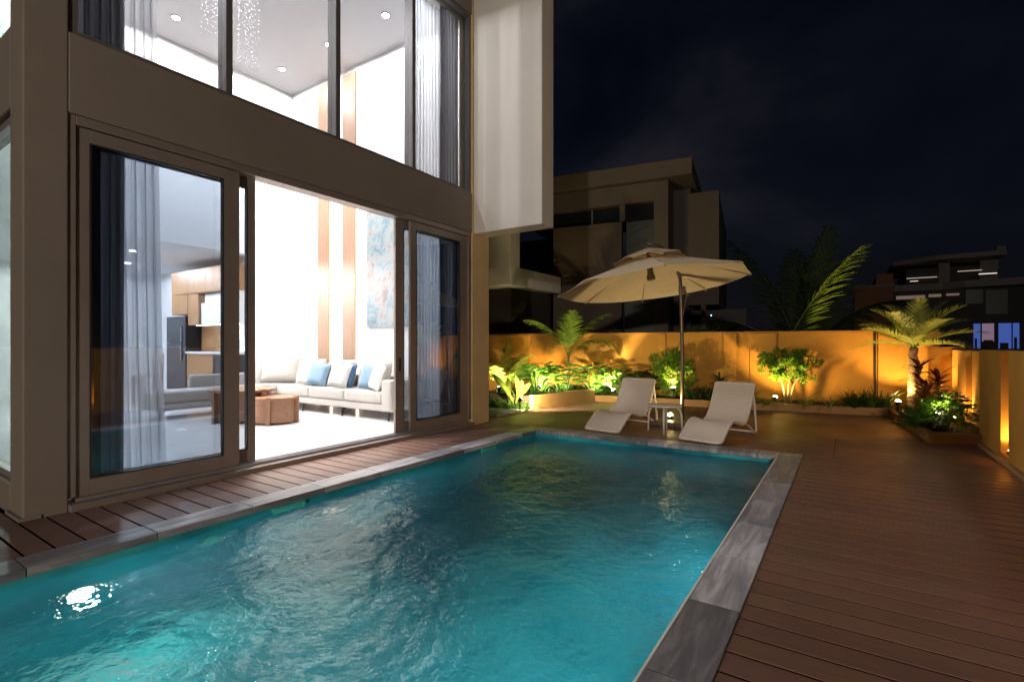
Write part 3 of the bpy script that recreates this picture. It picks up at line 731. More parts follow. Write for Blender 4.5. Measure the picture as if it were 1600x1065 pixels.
b = MB(); b.prism([(-5.64,9.31),(-5.19,11.50),(-5.29,11.52),(-5.74,9.33)], -0.05, 0.31); b.build('kerb', 'planter_cream', P2, bevel=0.006)
b = MB(); b.prism([(-5.75,9.36),(-5.30,11.6),(-5.1,12.45),(-7.2,12.1),(-7.2,9.62)], -0.04, 0.28); b.build('soil', 'soil', P2)

# ------------------------------------------------------------------ garden spotlights
AMB = (1.0, 0.62, 0.20); WRM = (1.0, 0.80, 0.42)
def spike(loc, aim, e, col, label, glow='amber_glow', size=140):
    t = thing('garden_spotlight', label, 'garden light', loc, 0, 'spotlights in the planting')
    d = (Vector(aim)-Vector(loc)).normalized(); M = d.to_track_quat('Z', 'Y').to_matrix().to_4x4()
    q = MB(); q.tube([(0,0,-0.16),(0,0,-0.02)], 0.012, 8); q.build('spike', 'lamp_housing', t)
    q = MB(M); q.lathe([(0.03,-0.05),(0.046,0.0),(0.05,0.03)], (0,0,0), 16); q.build('housing', 'lamp_housing', t, True)
    q = MB(M); q.lathe([(0.046,0.031),(0.042,0.05),(0.028,0.066),(0.010,0.072)], (0,0,0), 16); q.build('lens', glow, t, True)
    p = Vector(loc) + d*0.11
    lamp('garden_spotlight_beam', 'SPOT', p, e, col, 0.03, aim, size, 0.5)
spike((-5.60,8.72,0.26), (-5.85,10.8,0.95), 420, WRM, 'glowing spotlight at the left end of the cream planter', 'white_glow')
spike((-4.75,11.66,0.26), (-5.5,11.65,1.3), 420, WRM, 'spotlight buried in the lobed green foliage', 'white_glow')
spike((-3.40,11.92,0.36), (-3.40,11.98,1.4), 240, AMB, 'glowing spotlight under the round clipped shrub behind parasol pole')
spike((-2.64,9.08,0.11), (-2.72,8.4,2.4), 95, (1.0,0.74,0.36), 'small uplight standing on the parasol base', size=120)
spike((-6.75,11.45,0.42), (-6.6,12.3,1.2), 60, AMB, 'added unseen spotlight at the back of the cream planter near the wall')  # added behind the foliage to brighten the left end of the wall
spike((-5.88,9.95,0.42), (-5.85,11.3,1.25), 210, WRM, 'added unseen spotlight low in the lobed plants of the cream planter', 'white_glow')  # added to brighten the lobed plants, lens turned away from the camera
spike((-6.80,9.70,0.36), (-7.7,11.2,2.6), 260, (1.0,0.80,0.50), 'added unseen spotlight in the grass below the corner palm', 'white_glow', size=150)  # added out of sight to brighten the corner palm and pale balcony
spike((-1.30,12.05,0.25), (-1.05,12.5,1.1), 150, AMB, 'glowing spotlight under the small bushy tree')
spike((0.82,12.55,0.24), (1.03,12.75,1.5), 190, AMB, 'spotlight at the foot of the feathery palm')
spike((1.14,10.02,0.30), (1.25,10.3,0.9), 55, WRM, 'spotlight inside the rounded bush in the right corner', 'white_glow')
spike((1.45,10.9,0.16), (1.62,11.4,1.0), 45, AMB, 'spotlight washing the recessed side wall behind the bush')
for y0, lab in ((8.22, 'small lamp glowing at the foot of the wall slot'), (3.62, 'small lamp in the nearer wall slot right of the photo')):
    NL = thing('niche_light', lab, 'wall light', (RX+0.06, y0, 0.20), 0, 'lamps in the wall slots')
    bx('housing', 'lamp_housing', NL, -0.03, 0.03, -0.05, 0.05, -0.108, -0.06); bx('lens', 'amber_glow', NL, -0.02, 0.02, -0.04, 0.04, -0.059, -0.052)
    lamp('niche_light_beam', 'SPOT', (RX+0.05, y0, 0.17), 22, AMB, 0.02, (RX+0.09, y0, 1.0), 160, 0.5)

# ------------------------------------------------------------------ planting
def ellip_leaves(q, c, r, n, size, rg, clumps=40, core=0.55, asp=0.5):
    cl = []
    for _ in range(clumps):
        v = Vector((rg.gauss(0,1), rg.gauss(0,1), rg.gauss(0,1))).normalized()*rg.uniform(core, 1.0)
        cl.append((Vector((v.x*r[0], v.y*r[1], v.z*r[2])), rg.uniform(0.12, 0.30)))
    for _ in range(n):
        cc, cr_ = rg.choice(cl)
        off = Vector((rg.gauss(0,1), rg.gauss(0,1), rg.gauss(0,0.8)))*cr_*0.45*min(r)
        p = Vector(c)+cc+off
        d = (off.normalized() + cc.normalized()*0.6 + Vector((rg.uniform(-.6,.6), rg.uniform(-.6,.6), rg.uniform(-.5,.6))))
        s = size*rg.uniform(0.6, 1.25)
        q.blade(p, d, Vector((rg.uniform(-.5,.5), rg.uniform(-.5,.5), 1)), s, s*asp, rg.uniform(0, 0.7), 2, prof=lambda t: (0.25, 1.0, 0.02)[int(round(t*2))])
def palm(name, label, base, trunk, fronds, m, stem_m='palm_trunk', tr=0.06, lean=(0,0), group=None, cat='palm tree', frond_m=None):
    t = thing(name, label, cat, base, 0, group)
    top = Vector((lean[0], lean[1], trunk))
    if trunk > 0:
        q = MB(); n = 16
        pts = [top*(i/n) for i in range(n+1)]; rs = [tr*(1.15-0.35*i/n)*(1+0.10*(i%2)) for i in range(n+1)]
        q.tube([p + Vector((0.01*sin(i*1.7),0.01*cos(i*1.3),0)) for i, p in enumerate(pts)], rs, 12); q.build('trunk', stem_m, t, True)
    for a in fronds:
        q = MB(); kw = dict(a); q.frond(top, **kw); q.build('frond', m, t)
    return t
rg = random.Random(3)
# single stemmed palm with four arching fronds in the left bed
palm('palm_tree', 'slender young palm with four arching lit fronds above the lobed foliage', (-6.05,11.75,0.26), 0.85,
  [dict(az=R(a_), elev=R(e_), L=l_, droop=d_, ll=0.46, n=30, wd=0.034, ldroop=0.8, vee=0.15, rw=0.014) for a_, e_, l_, d_ in
   ((207,66,1.55,1.25),(30,70,1.60,1.15),(22,50,1.60,2.3),(-55,80,1.35,1.0),(120,76,1.5,0.9))], 'palm_leaf', 'green_stem', 0.024)
palm('palm_tree', 'bushy young palm at the villa corner with several stems', (-7.15,10.35,0.05), 0.12,
  [dict(az=R(a_), elev=R(e_), L=l_, droop=d_, ll=0.36, n=24, wd=0.028, ldroop=0.9, vee=0.1, t0=0.3) for a_, e_, l_, d_ in
   ((20,66,1.35,1.3),(60,76,1.55,0.9),(-25,62,1.1,1.4),(110,80,1.6,0.8),(165,70,1.3,1.1),(0,74,1.4,1.2),(-70,70,1.1,1.2))], 'palm_leaf', 'green_stem', 0.03)
# feathery phoenix palm in the right corner
palm('palm_tree', 'short feathery palm with rough brown trunk in the right garden corner', (1.08,12.75,0.12), 1.22,
  [dict(az=R(i*137.5), elev=R(78-i*3.6), L=1.02+0.14*rg.random(), droop=0.72+0.3*rg.random(), ll=0.30, n=38, wd=0.020, vee=0.45, t0=0.12, ldroop=0.3, lean=0.7, rw=0.010) for i in range(19)],
  'phoenix_leaf', 'palm_trunk', 0.085)
# coconut palms in the dark beyond the wall
def coco(az, elev, L, droop, ll=1.0, n=60, wd=0.06, ld=0.9, t0=0.12): return dict(az=R(az), elev=R(elev), L=L, droop=droop, ll=ll, n=n, wd=wd, rw=0.03, vee=0.1, ldroop=ld, t0=t0, lean=0.65)
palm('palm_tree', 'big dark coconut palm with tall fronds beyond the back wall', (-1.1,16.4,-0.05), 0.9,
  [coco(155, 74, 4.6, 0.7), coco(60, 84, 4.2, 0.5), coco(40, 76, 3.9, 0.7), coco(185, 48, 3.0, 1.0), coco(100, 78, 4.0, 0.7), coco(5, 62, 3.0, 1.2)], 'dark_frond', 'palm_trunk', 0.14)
palm('palm_tree', 'bright yellow green coconut frond rising over the back wall', (-1.75,15.2,-0.05), 0.5,
  [coco(25, 68, 4.2, 0.5, 0.95, 52, 0.05, 0.6, 0.2), coco(170, 60, 2.6, 1.2, 0.7, 40, 0.045)], 'palm_leaf', 'palm_trunk', 0.12)
lamp('palm_spotlight_beam', 'SPOT', (-0.3,13.9,0.1), 1500, (1.0,0.66,0.22), 0.05, (0.0,15.6,4.1), 46, 0.9)
# round clipped shrub and small tree
def stemtree(name, label, base, stems, c, r, n, size, m, seed, cat='shrub', clumps=60, core=0.5):
    t = thing(name, label, cat, base); rg_ = random.Random(seed)
    q = MB()
    for s in range(stems):
        a = 2*pi*s/stems + rg_.uniform(-.4,.4); tip = Vector((c[0]+r[0]*0.6*cos(a), c[1]+r[1]*0.6*sin(a), c[2]+r[2]*rg_.uniform(-.1,.5)))
        mid = Vector((tip.x*0.30, tip.y*0.30, tip.z*0.45)); p0 = Vector((0.03*cos(a),0.03*sin(a),0))
        q.tube([p0, mid, mid.lerp(tip,0.5)+Vector((0.02,0,0.02)), tip], [0.018,0.014,0.010,0.004], 6)
        for _ in range(3):
            e = mid.lerp(tip, rg_.uniform(.2,.8)); d_ = Vector((rg_.uniform(-1,1), rg_.uniform(-1,1), rg_.uniform(0,1))).normalized()*min(r)*0.5
            q.tube([e, e+d_*0.5, e+d_], [0.007,0.005,0.002], 5)
    q.build('trunk', 'bark', t, True)
    q = MB(); ellip_leaves(q, c, r, n, size, rg_, clumps, core); q.build('crown', m, t)
    return t
stemtree('shrub', 'round clipped shrub glowing yellow behind the parasol pole', (-3.50,12.2,0.10), 7, (0,0,0.66), (0.57,0.44,0.60), 9500, 0.055, 'shrub_leaf', 5, clumps=110, core=0.35)
stemtree('small_tree', 'small bushy tree with flat spreading crown and thin pale stems', (-1.10,12.45,0.10), 5, (0,0,0.86), (0.66,0.45,0.36), 8000, 0.055, 'shrub_leaf', 9, 'tree', 90, 0.35)
# rounded bush in the right corner
t = thing('shrub', 'rounded glossy green bush in the right corner planter', 'shrub', (1.24,10.05,0.12)); rg_ = random.Random(12)
q = MB()
for k in range(14):
    a = k*2.4; rr = 0.05+0.30*rg_.random(); q.tube([(0.02*cos(a),0.02*sin(a),0),(rr*0.4*cos(a),rr*0.4*sin(a),0.22),(rr*cos(a),rr*sin(a),0.40)], [0.010,0.008,0.004], 5)
q.build('stems', 'bark', t, True)
q = MB()
for k in range(260):
    v = Vector((rg_.gauss(0,1), rg_.gauss(0,1), abs(rg_.gauss(0,1))*0.9)).normalized()*rg_.uniform(0.5,1.0)
    c = Vector((v.x*0.42, v.y*0.45, 0.10+v.z*0.46))
    for j in range(9):
        a = j*2.4+rg_.random(); d = Vector((cos(a), sin(a), rg_.uniform(0.0,0.8))) + v*0.6
        q.blade(c, d, (0,0,1), rg_.uniform(0.07,0.12), 0.032, 0.5, 3, prof=lambda t_: (0.3,1,0.75,0.03)[int(round(t_*3))])
q.build('foliage', 'shrub_leaf', t)
# fern-like filler between the red plant and the bush
def fern(loc, n, L, label, m='grass_leaf', seed=1, ll=0.10):
    t = thing('fern', label, 'fern', loc); rg_ = random.Random(seed); q = MB()
    for k in range(n): q.frond((0,0,0), k*2.4, R(rg_.uniform(25,75)), L*rg_.uniform(.8,1.2), rg_.uniform(.8,1.4), ll, 16, 0.022, rw=0.004, vee=0.1, lseg=3, rg=rg_)
    q.build('fronds', m, t)
fern((0.86,9.95,0.12), 16, 0.42, 'low dark fern between the kerb and the rounded bush', 'grass_leaf', 4)
fern((1.02,11.0,0.12), 14, 0.40, 'dark fern below the red leaved plant', 'dark_leaf', 6)
# red cordyline
def cordyline(loc, heights, label, m, seed, n=22, L=0.34, wd=0.075):
    t = thing('cordyline', label, 'plant', loc); rg_ = random.Random(seed)
    q = MB(); tips = []
    for i, h in enumerate(heights):
        a = i*2.2; tip = Vector((0.16*cos(a)*(i>0), 0.12*sin(a)*(i>0), h)); tips.append(tip); q.tube([(0.02*cos(a),0.02*sin(a),0), tip*0.5, tip], [0.014,0.012,0.008], 6)
    q.build('stem', 'bark', t, True)
    q = MB()
    for tip in tips:
        for k in range(n):
            a = k*2.399; f = k/n; d = (cos(a)*1.0, sin(a)*1.0, 0.25+1.6*f)
            q.blade(tip - Vector((0,0,0.30*(1-f))), d, (0,0,1), L*rg_.uniform(.8,1.15), wd*rg_.uniform(.8,1.1), rg_.uniform(.6,1.3), 5)
    q.build('leaves', m, t)
cordyline((1.08,10.75,0.12), (0.62, 0.95, 0.42, 0.75), 'tall plant with broad dark red leaves in the right corner', 'red_leaf', 8)
cordyline((-2.40,12.35,0.12), (0.42,0.50,0.36), 'dark unlit leafy plant against the wall between the loungers', 'dark_leaf', 18, 24, 0.30, 0.05)
# big paddle leaf plant by the left spotlight
t = thing('paddle_plant', 'plant with broad upright paddle leaves beside the left spotlight', 'plant', (-6.12,9.30,0.0)); q = MB(); rg_ = random.Random(2)
for k in range(9):
    a = k*2.4; e = rg_.uniform(1.0,2.6); q.blade((0.03*cos(a),0.03*sin(a),0.10), (cos(a), sin(a), e), (0,0,1) if e < 1.6 else (cos(a+1.5),sin(a+1.5),0.2), rg_.uniform(0.50,0.85), 0.15, 0.9, 7, prof=lambda t_: 0.06 if t_ < 0.25 else max(0.03, sin(pi*(t_-0.22)/0.80))**0.7)
q.build('leaves', 'paddle_leaf', t)
# lobed philodendrons
def philo(loc, n, label, seed, m='philo_leaf', L=0.26, spread=0.42):
    t = thing('philodendron', label, 'plant', loc); rg_ = random.Random(seed); q = MB()
    for k in range(n):
        a = k*2.399; f = (k+.5)/n; rr = spread*sqrt(f); base = Vector((rr*0.3*cos(a), rr*0.3*sin(a), 0)); z = 0.16+0.42*(1-f**1.5)+rg_.uniform(-.06,.06)
        tip = Vector((rr*cos(a), rr*sin(a), z))
        q.tube([base, base.lerp(tip,0.5)+Vector((0,0,0.06)), tip], [0.006,0.005,0.004], 5)
        q.frond(tip, a+rg_.uniform(-.5,.5), R(rg_.uniform(5,45)), L*rg_.uniform(.8,1.2), 0.9, L*0.55, 7, 0.055, rw=0.006, vee=0.05, t0=0.05, lean=0.55, ldroop=0.5, rg=rg_, lseg=3)
    q.build('leaves', m, t)
for i, (x, y, n, m, lab) in enumerate(((-6.15,10.35,30,'philo_leaf','lobed green plant at the front left corner of the cream planter'),
      (-5.75,10.9,34,'philo_leaf','lobed green plant right in front of the slender palm'),
      (-6.55,11.2,26,'philo_leaf','lobed green plant left of the slender palm stem'),
      (-5.35,11.75,34,'philo_leaf','lobed green plant at the bend of the planter'),
      (-4.75,12.0,34,'philo_leaf','brightly lit lobed plant right of the planter bend'),
      (-4.30,12.15,30,'dark_leaf','dark lobed plant behind the left lounger'))):
    philo((x, y, 0.27 if x < -5.2 else 0.12), n, lab, 30+i, m)
# spider plants
def spider(loc, n, L, label, m='spider_leaf', seed=1, wd=0.022, cat='plant', name='spider_plant', group=None, droop=(1.2,2.2), ez=(0.7,3.0)):
    t = thing(name, label, cat, loc, 0, group); rg_ = random.Random(seed); q = MB()
    for k in range(n):
        a = k*2.399; q.blade((0.03*cos(a),0.03*sin(a),0), (cos(a), sin(a), rg_.uniform(*ez)), (0,0,1), L*rg_.uniform(.7,1.15), wd, rg_.uniform(*droop), 7, prof=lambda t_: max(0.04, (1-t_)**0.6*min(1,0.6+2*t_)))
    q.build('leaves', m, t)
spider((-1.62,11.92,0.13), 46, 0.46, 'striped grassy plant left of the small bushy tree', seed=1)
spider((-0.72,12.05,0.13), 44, 0.46, 'striped grassy plant just right of the small bushy tree', seed=2)
spider((-0.30,12.12,0.13), 40, 0.52, 'striped grassy plant with tall arching blades, second right of the tree', seed=3)
spider((-5.2,10.0+1.95,0.13), 30, 0.4, 'small striped grassy plant behind the left lounger', seed=8)
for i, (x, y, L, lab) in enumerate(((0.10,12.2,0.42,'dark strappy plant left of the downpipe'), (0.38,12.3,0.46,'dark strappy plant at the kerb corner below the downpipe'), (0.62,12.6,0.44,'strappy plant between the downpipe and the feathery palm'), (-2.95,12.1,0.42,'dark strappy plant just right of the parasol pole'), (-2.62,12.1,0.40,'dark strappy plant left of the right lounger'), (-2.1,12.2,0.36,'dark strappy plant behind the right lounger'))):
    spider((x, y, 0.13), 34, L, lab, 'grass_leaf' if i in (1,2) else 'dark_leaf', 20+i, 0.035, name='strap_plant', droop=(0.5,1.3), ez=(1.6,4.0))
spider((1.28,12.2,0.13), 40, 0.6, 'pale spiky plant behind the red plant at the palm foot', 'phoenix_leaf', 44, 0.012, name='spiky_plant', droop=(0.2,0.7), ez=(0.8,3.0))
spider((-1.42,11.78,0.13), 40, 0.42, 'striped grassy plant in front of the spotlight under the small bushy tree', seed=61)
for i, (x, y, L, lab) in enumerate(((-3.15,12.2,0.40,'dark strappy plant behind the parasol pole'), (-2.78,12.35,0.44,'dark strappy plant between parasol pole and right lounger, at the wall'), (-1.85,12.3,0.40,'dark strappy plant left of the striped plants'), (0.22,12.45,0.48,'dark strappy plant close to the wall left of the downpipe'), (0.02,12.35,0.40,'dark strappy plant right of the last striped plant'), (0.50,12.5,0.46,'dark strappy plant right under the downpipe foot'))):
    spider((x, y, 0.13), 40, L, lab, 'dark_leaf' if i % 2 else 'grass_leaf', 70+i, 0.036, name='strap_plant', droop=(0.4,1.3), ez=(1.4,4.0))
q = MB(); rg_ = random.Random(99)
for k in range(4200):
    x = rg_.uniform(-5.1, 1.5); yk = by(x) + 0.10 + (0.10 if x > 0.3 else 0)
    y = rg_.uniform(yk, 12.95+0.155*(x+1.5)) if x < 0.66 else rg_.uniform(9.6, 13.2)
    if x > 0.66 and x < 0.98 - 0.10*(y-9.3) + 0.10: continue
    a = rg_.uniform(0, 2*pi); q.blade((x,y,0.115), (cos(a), sin(a), rg_.uniform(0.2,1.6)), (0,0,1), rg_.uniform(.05,.17), 0.022, rg_.uniform(.3,1.6), 3)
for k in range(3000):
    x = rg_.uniform(-7.1, -5.15); y = rg_.uniform(9.7, 12.2)
    if x > -5.75 + (y-9.36)*0.20: continue
    a = rg_.uniform(0, 2*pi); q.blade((x,y,0.275), (cos(a), sin(a), rg_.uniform(0.2,1.6)), (0,0,1), rg_.uniform(.06,.2), 0.025, rg_.uniform(.3,1.6), 3)
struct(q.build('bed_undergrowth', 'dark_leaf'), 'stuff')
# ground cover by the path: nobody could count it
q = MB(); rg_ = random.Random(77)
for k in range(5200):
    x = rg_.uniform(-8.6,-5.75); y = rg_.uniform(9.2,9.62+0.35*(-5.7-x)) if rg_.random() < 0.75 else rg_.uniform(7.6,9.3)
    tall = 0.30 if y > 9.15 else 0.05
    if y < 9.15 and any(-6.35-0.62*j-0.01 < x < -5.78-0.62*j and 7.74+0.46*i < y < 8.16+0.46*i for i in range(4) for j in range(3)): continue
    a = rg_.uniform(0, 2*pi); q.blade((x,y,-0.05), (cos(a)*0.5, sin(a)*0.5, rg_.uniform(0.7,1.6)), (0,0,1), tall*rg_.uniform(.6,1.3), 0.014, rg_.uniform(.3,1.6), 3)
struct(q.build('ground_cover', 'grass_leaf'), 'stuff')

# ------------------------------------------------------------------ sun loungers
PROF = [(0.0,0.035),(0.06,0.058),(0.16,0.125),(0.30,0.225),(0.42,0.272),(0.52,0.268),(0.66,0.232),(0.80,0.205),(0.92,0.222),(1.02,0.300),(1.12,0.430),(1.22,0.600),(1.30,0.745),(1.325,0.775)]
def catmull(P, t):
    n = len(P)-1; f = t*n; i = min(int(f), n-1); u = f-i
    p = [Vector(P[max(0,min(n,i+k))]) for k in (-1,0,1,2)]
    return 0.5*((2*p[1]) + (p[2]-p[0])*u + (2*p[0]-5*p[1]+4*p[2]-p[3])*u*u + (3*p[1]-p[0]-3*p[2]+p[3])*u**3)
def lounger(loc, rz, label):
    t = thing('sun_lounger', label, 'sun lounger', loc, rz, 'pair of white sun loungers at the pool end')
    W2_ = 0.30; nu, nv = 25, 64
    def half(v):      # half width along the length, with rounded ends
        L = 1.75; s = v*L; r_ = 0.11; k = min(s, L-s)
        return W2_ if k > r_ else W2_ - r_ + sqrt(max(0, r_*r_ - (r_-k)**2))
    def surf(u, v, off=0.0):
        p = catmull([(a,e,0) for a, e in PROF], v); p2 = catmull([(a,e,0) for a, e in PROF], min(1, v+0.01)); p1 = catmull([(a,e,0) for a, e in PROF], max(0, v-0.01))
        d = (p2-p1).normalized(); nrm = Vector((-d.y, d.x)); h = half(v); sag = 0.012*(1-(2*u-1)**2)
        return (h*(2*u-1), p.x+nrm.x*(off-sag), p.y+nrm.y*(off-sag))
    q = MB(); q.grid(lambda u, v: surf(u, v, 0.008), nu, nv); uv = [(i/(nu-1)*0.6, j/(nv-1)*1.75) for j in range(nv) for i in range(nu)]
    k0 = len(q.v); q.grid(lambda u, v: surf(u, v, -0.012), nu, nv, True); uv = uv + uv
    q.build('seat', 'woven_plastic', t, True, uv=uv)
    loop = [surf(1, v/60) for v in range(61)] + [surf(0, v/60) for v in range(60,-1,-1)]
    q = MB(); q.tube(loop, 0.023, 8, True); q.build('frame', 'white_plastic', t, True)
    for sx in (-1, 1):
        x = sx*0.285; q = MB()
        pts = [(x,1.29,0.70),(x,1.345,0.50),(x,1.40,0.25),(x,1.43,0.09),(x,1.42,0.035),(x,1.385,0.020),(x,1.33,0.035),(x,1.20,0.10),(x,1.06,0.17),(x,0.93,0.205)]
        q.tube([catmull(pts, i/40) for i in range(41)], 0.017, 8); q.build('leg', 'white_plastic', t, True)
    q = MB(); q.tube([(-0.285,1.385,0.02),(0.285,1.385,0.02)], 0.015, 8); q.build('stretcher', 'white_plastic', t, True)
lounger((-3.27,7.47,0.006), R(-7), 'white wave shaped sun lounger left of the side table')
lounger((-1.76,7.43,0.006), R(-11), 'white wave shaped sun lounger right of the parasol pole')
# side table
t = thing('side_table', 'round white plastic side table between the two loungers', 'side table', (-2.45,8.1,0.0))
q = MB(); q.lathe([(0.20,0.405),(0.262,0.410),(0.275,0.425),(0.268,0.438),(0.24,0.440)], (0,0,0), 32); q.build('tabletop', 'white_plastic', t, True)
for a in (R(175), R(-75), R(20), R(100)):
    q = MB(); r_ = 0.25; c, s = cos(a), sin(a)
    q.tube([(c*0.10,s*0.10,0.395),(c*0.18,s*0.18,0.39),(c*0.235,s*0.235,0.36),(c*0.26,s*0.26,0.28),(c*0.275,s*0.275,0.0)], [0.012,0.015,0.018,0.018,0.015], 8); q.build('leg', 'white_plastic', t, True)

# ------------------------------------------------------------------ cantilever parasol
t = thing('parasol', 'cream two tier cantilever parasol tilted over the loungers', 'parasol', (-2.44,9.1,0))
C = Vector((-2.72+2.44, 8.30-9.1, 2.385))
TM = Matrix.Translation(C) @ Matrix.Rotation(R(-7.0), 4, 'Y') @ Matrix.Rotation(R(-1.0), 4, 'X') @ Matrix.Rotation(R(25), 4, 'Z')
def canopy_fn(r0, z0, r1, z1, sag, n=8, sub=6, rings=8):
    vs = []; fs = []
    for j in range(rings+1):
        f = j/rings; r_ = r0+(r1-r0)*f; z = z0+(z1-z0)*f
        for k in range(n*sub):
            a = 2*pi*k/(n*sub); m_ = (k % sub)/sub; ch = cos(pi/n)/cos((m_-0.5)*2*pi/n)
            ss = sin(pi*m_); vs.append((r_*ch*cos(a), r_*ch*sin(a), z - sag*f*ss*(0.6) + 0.0))
    N_ = n*sub
    for j in range(rings):
        for k in range(N_): fs.append((j*N_+k, j*N_+(k+1)%N_, (j+1)*N_+(k+1)%N_, (j+1)*N_+k))
    return vs, fs
q = MB(TM); q.add(*canopy_fn(0.30, 0.40, 1.58, 0.0, 0.04)); o = q.build('canopy', 'canopy_cloth', t)
sm_ = o.modifiers.new('solid', 'SOLIDIFY'); sm_.thickness = 0.004
q = MB(TM); q.add(*canopy_fn(0.02, 0.63, 0.60, 0.43, 0.02, rings=5)); o = q.build('vent_tier', 'canopy_cloth', t)
sm_ = o.modifiers.new('solid', 'SOLIDIFY'); sm_.thickness = 0.004
for k in range(8):
    a = 2*pi*k/8; q = MB(TM); q.tube([(0.05*cos(a),0.05*sin(a),0.53),(1.57*cos(a),1.57*sin(a),-0.022)], 0.009, 6); q.build('rib', 'parasol_rib', t)
q = MB(TM); q.lathe([(0.06,0.08),(0.075,0.12),(0.05,0.2),(0.03,0.64),(0.018,0.66),(0.012,0.80)], (0,0,0), 12); q.build('hub', 'parasol_pole', t, True)
q = MB(); q.tube([(0,0,0.05),(0.005,0,1.0),(-0.01,-0.01,2.0),(-0.02,-0.05,2.55),(-0.07,-0.18,2.80),(-0.14,-0.40,2.98),(-0.22,-0.62,3.07),(C.x-0.075,C.y,3.09)], [0.032,0.032,0.031,0.03,0.028,0.026,0.024,0.02], 12); q.build('pole', 'parasol_pole', t, True)
q = MB(); q.box(-0.05,0.05,-0.055,0.055,2.30,2.42); q.tube([(0.04,-0.03,2.38),(0.10,-0.05,2.26),(0.13,-0.05,2.24)], 0.012, 6); q.build('crank', 'parasol_pole', t)
q = MB(); q.tube([(0.02,-0.03,1.9),(0.10,-0.04,2.3)], 0.010, 6); q.build('strut', 'parasol_pole', t)
for x0, x1, y0, y1 in ((-0.46,-0.005,-0.46,-0.005),(0.005,0.46,-0.46,-0.005),(-0.46,-0.005,0.005,0.46),(0.005,0.46,0.005,0.46)):
    q = MB(); q.box(x0,x1,y0,y1,0.002,0.075); q.build('base_slab', 'granite', t, bevel=0.012)

# ------------------------------------------------------------------ the neighbour's house
H = thing('neighbour_house', 'unlit modern house with flat overhanging roof behind the back wall', 'house')
HM = Matrix.Translation((-8, 15.2, 0)) @ Matrix.Rotation(WA, 4, 'Z')
def hb(name, m, *boxes, bevel=0.0):
    for d in boxes:
        q = MB(HM); q.box(*d); o = q.build(name, m, H, bevel=bevel)
    return o
hb('roof', 'neighbour_paint', (-3.2,4.12,-0.25,7.0,6.52,7.03), bevel=0.02)
hb('wall', 'neighbour_paint', (-3.2,3.40,0.0,0.3,5.90,6.50), (2.97,3.40,0.0,0.3,-0.05,5.90), (3.10,3.399,0.31,7.0,-0.05,6.50))
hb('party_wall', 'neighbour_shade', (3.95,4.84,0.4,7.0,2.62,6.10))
hb('wall_panel', 'neighbour_panel', (-0.4,1.94,0.06,0.3,-0.05,5.36))
hb('window_band', 'night_glass', (-3.2,2.96,0.26,0.29,5.37,5.89))
hb('mullion', 'neighbour_paint', (1.89,2.06,0.02,0.25,5.37,5.89), (0.9,0.95,0.20,0.25,5.37,5.89))
hb('window', 'frosted_glass', (2.07,2.96,0.20,0.24,3.0,5.36))
hb('window', 'frosted_glass', (2.03,2.96,0.10,0.14,-0.05,2.96))
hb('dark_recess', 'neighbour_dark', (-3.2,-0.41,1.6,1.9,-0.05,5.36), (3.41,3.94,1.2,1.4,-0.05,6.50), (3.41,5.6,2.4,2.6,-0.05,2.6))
hb('column', 'neighbour_paint', (4.32,4.46,0.45,0.6,-0.05,2.61))
q = MB(); q.box(-11.0,-8.0,11.96,15.0,3.10,3.64); q.build('balcony', 'neighbour_light', H, bevel=0.015)
q = MB(); q.box(-11.0,-8.0,11.96,12.46,3.641,6.4); q.build('balcony_wall', 'neighbour_light', H, bevel=0.015)
q = MB(); q.box(-11.0,-8.4,12.6,15.0,-0.05,3.09); q.build('ground_floor_wall', 'neighbour_dark', H)
hb('small_lamp', 'tiny_blue', (4.60,4.63,0.45,0.48,2.28,2.31))

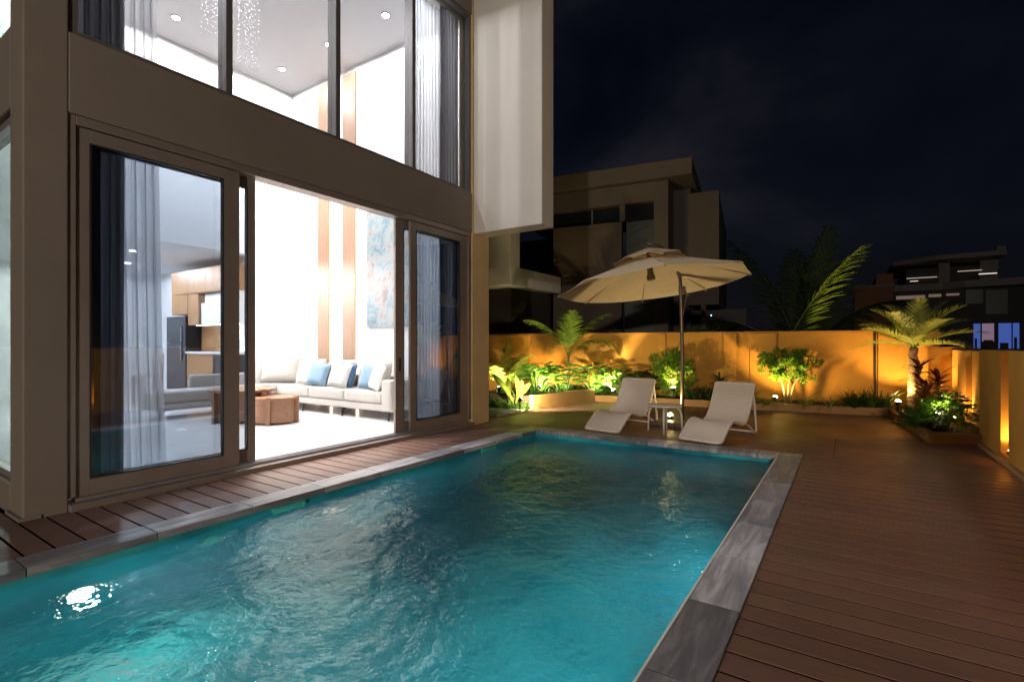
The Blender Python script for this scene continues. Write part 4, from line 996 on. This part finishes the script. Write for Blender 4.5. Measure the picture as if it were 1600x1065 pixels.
# ------------------------------------------------------------------ far house
G = thing('far_house', 'distant dark terraced house with lit blue window and balcony strips', 'house')
def fb(name, m, *boxes):
    for d in boxes:
        q = MB(); q.box(*d); o = q.build(name, m, G)
    return o
Y = 34
fb('wall', 'far_dark', (2.05,7.9,Y,Y+8,-0.05,4.3), (2.7,6.4,Y+1.5,Y+8,4.3,5.55))
q = MB(); q.prism([(2.05,Y+1.2),(3.8,Y-0.2),(6.4,Y-0.4),(6.4,Y+8),(2.05,Y+8)], 5.75, 5.98); q.build('roof', 'far_paint', G)
fb('wall', 'far_paint', (4.05,4.5,Y+1.2,Y+1.5,4.3,5.74), (5.7,6.38,Y+1.2,Y+1.5,4.3,5.74), (6.05,6.4,Y-0.3,Y,5.99,6.2))
q = MB(); q.prism([(2.05,Y-0.2),(4.0,Y-0.2),(4.8,Y-0.9),(8.3,Y-1.2),(8.3,Y),(2.05,Y)], 4.22, 4.55); q.build('balcony', 'far_paint', G)
fb('ceiling_strip', 'far_strip', (2.7,4.0,Y+1.40,Y+1.44,5.03,5.06), (4.8,5.75,Y+1.1,Y+1.14,5.22,5.25))
fb('railing_light', 'led_cool', (2.72,3.05,Y-0.25,Y-0.22,4.70,4.73), (5.3,5.95,Y-0.95,Y-0.92,4.80,4.84))
fb('cove_light', 'far_strip_dim', (2.15,3.35,Y-0.1,Y-0.02,3.80,3.98), (3.5,4.0,Y-0.1,Y-0.02,3.86,4.0), (4.2,4.7,Y-0.1,Y-0.02,3.9,4.0))
fb('window', 'frosted_glass', (4.95,5.6,Y-0.06,Y-0.02,3.45,4.15), (5.7,6.5,Y-0.05,Y-0.02,2.9,4.1))
o = fb('lit_window', 'far_window_blue', (5.25,5.50,Y-0.06,Y-0.02,1.2,2.44), (6.15,6.9,Y-0.06,Y-0.02,1.2,2.44))
fb('lit_window', 'far_window_pink', (5.55,6.0,Y-0.06,Y-0.02,1.55,2.44))
fb('furniture', 'far_dark', (5.60,5.95,Y-0.16,Y-0.125,1.2,1.62), (6.2,6.5,Y-0.16,Y-0.125,1.2,1.48), (6.7,6.8,Y-0.16,Y-0.125,1.2,1.75), (5.28,5.36,Y-0.16,Y-0.125,1.2,1.7))
fb('window_frame', 'far_dark', (5.2,6.95,Y-0.12,Y-0.065,2.44,2.52), (5.50,5.55,Y-0.12,Y-0.065,1.2,2.44), (6.0,6.15,Y-0.12,Y-0.065,1.2,2.44), (6.62,6.66,Y-0.12,Y-0.065,1.2,2.44))
t = thing('far_house', 'dark brown windowless house block left of the distant terraced house', 'house')
q = MB(); q.box(0.3,2.0,Y-0.5,Y+7,-0.05,4.6); q.prism([(1.25,Y-0.51),(2.0,Y-0.51),(2.0,Y+7),(1.25,Y+7)], 4.601, 5.15); q.build('wall', 'far_brown', t)
q = MB(); q.box(0.25,2.05,Y-0.55,Y-0.51,4.5,4.6); q.build('roof', 'far_paint', t)
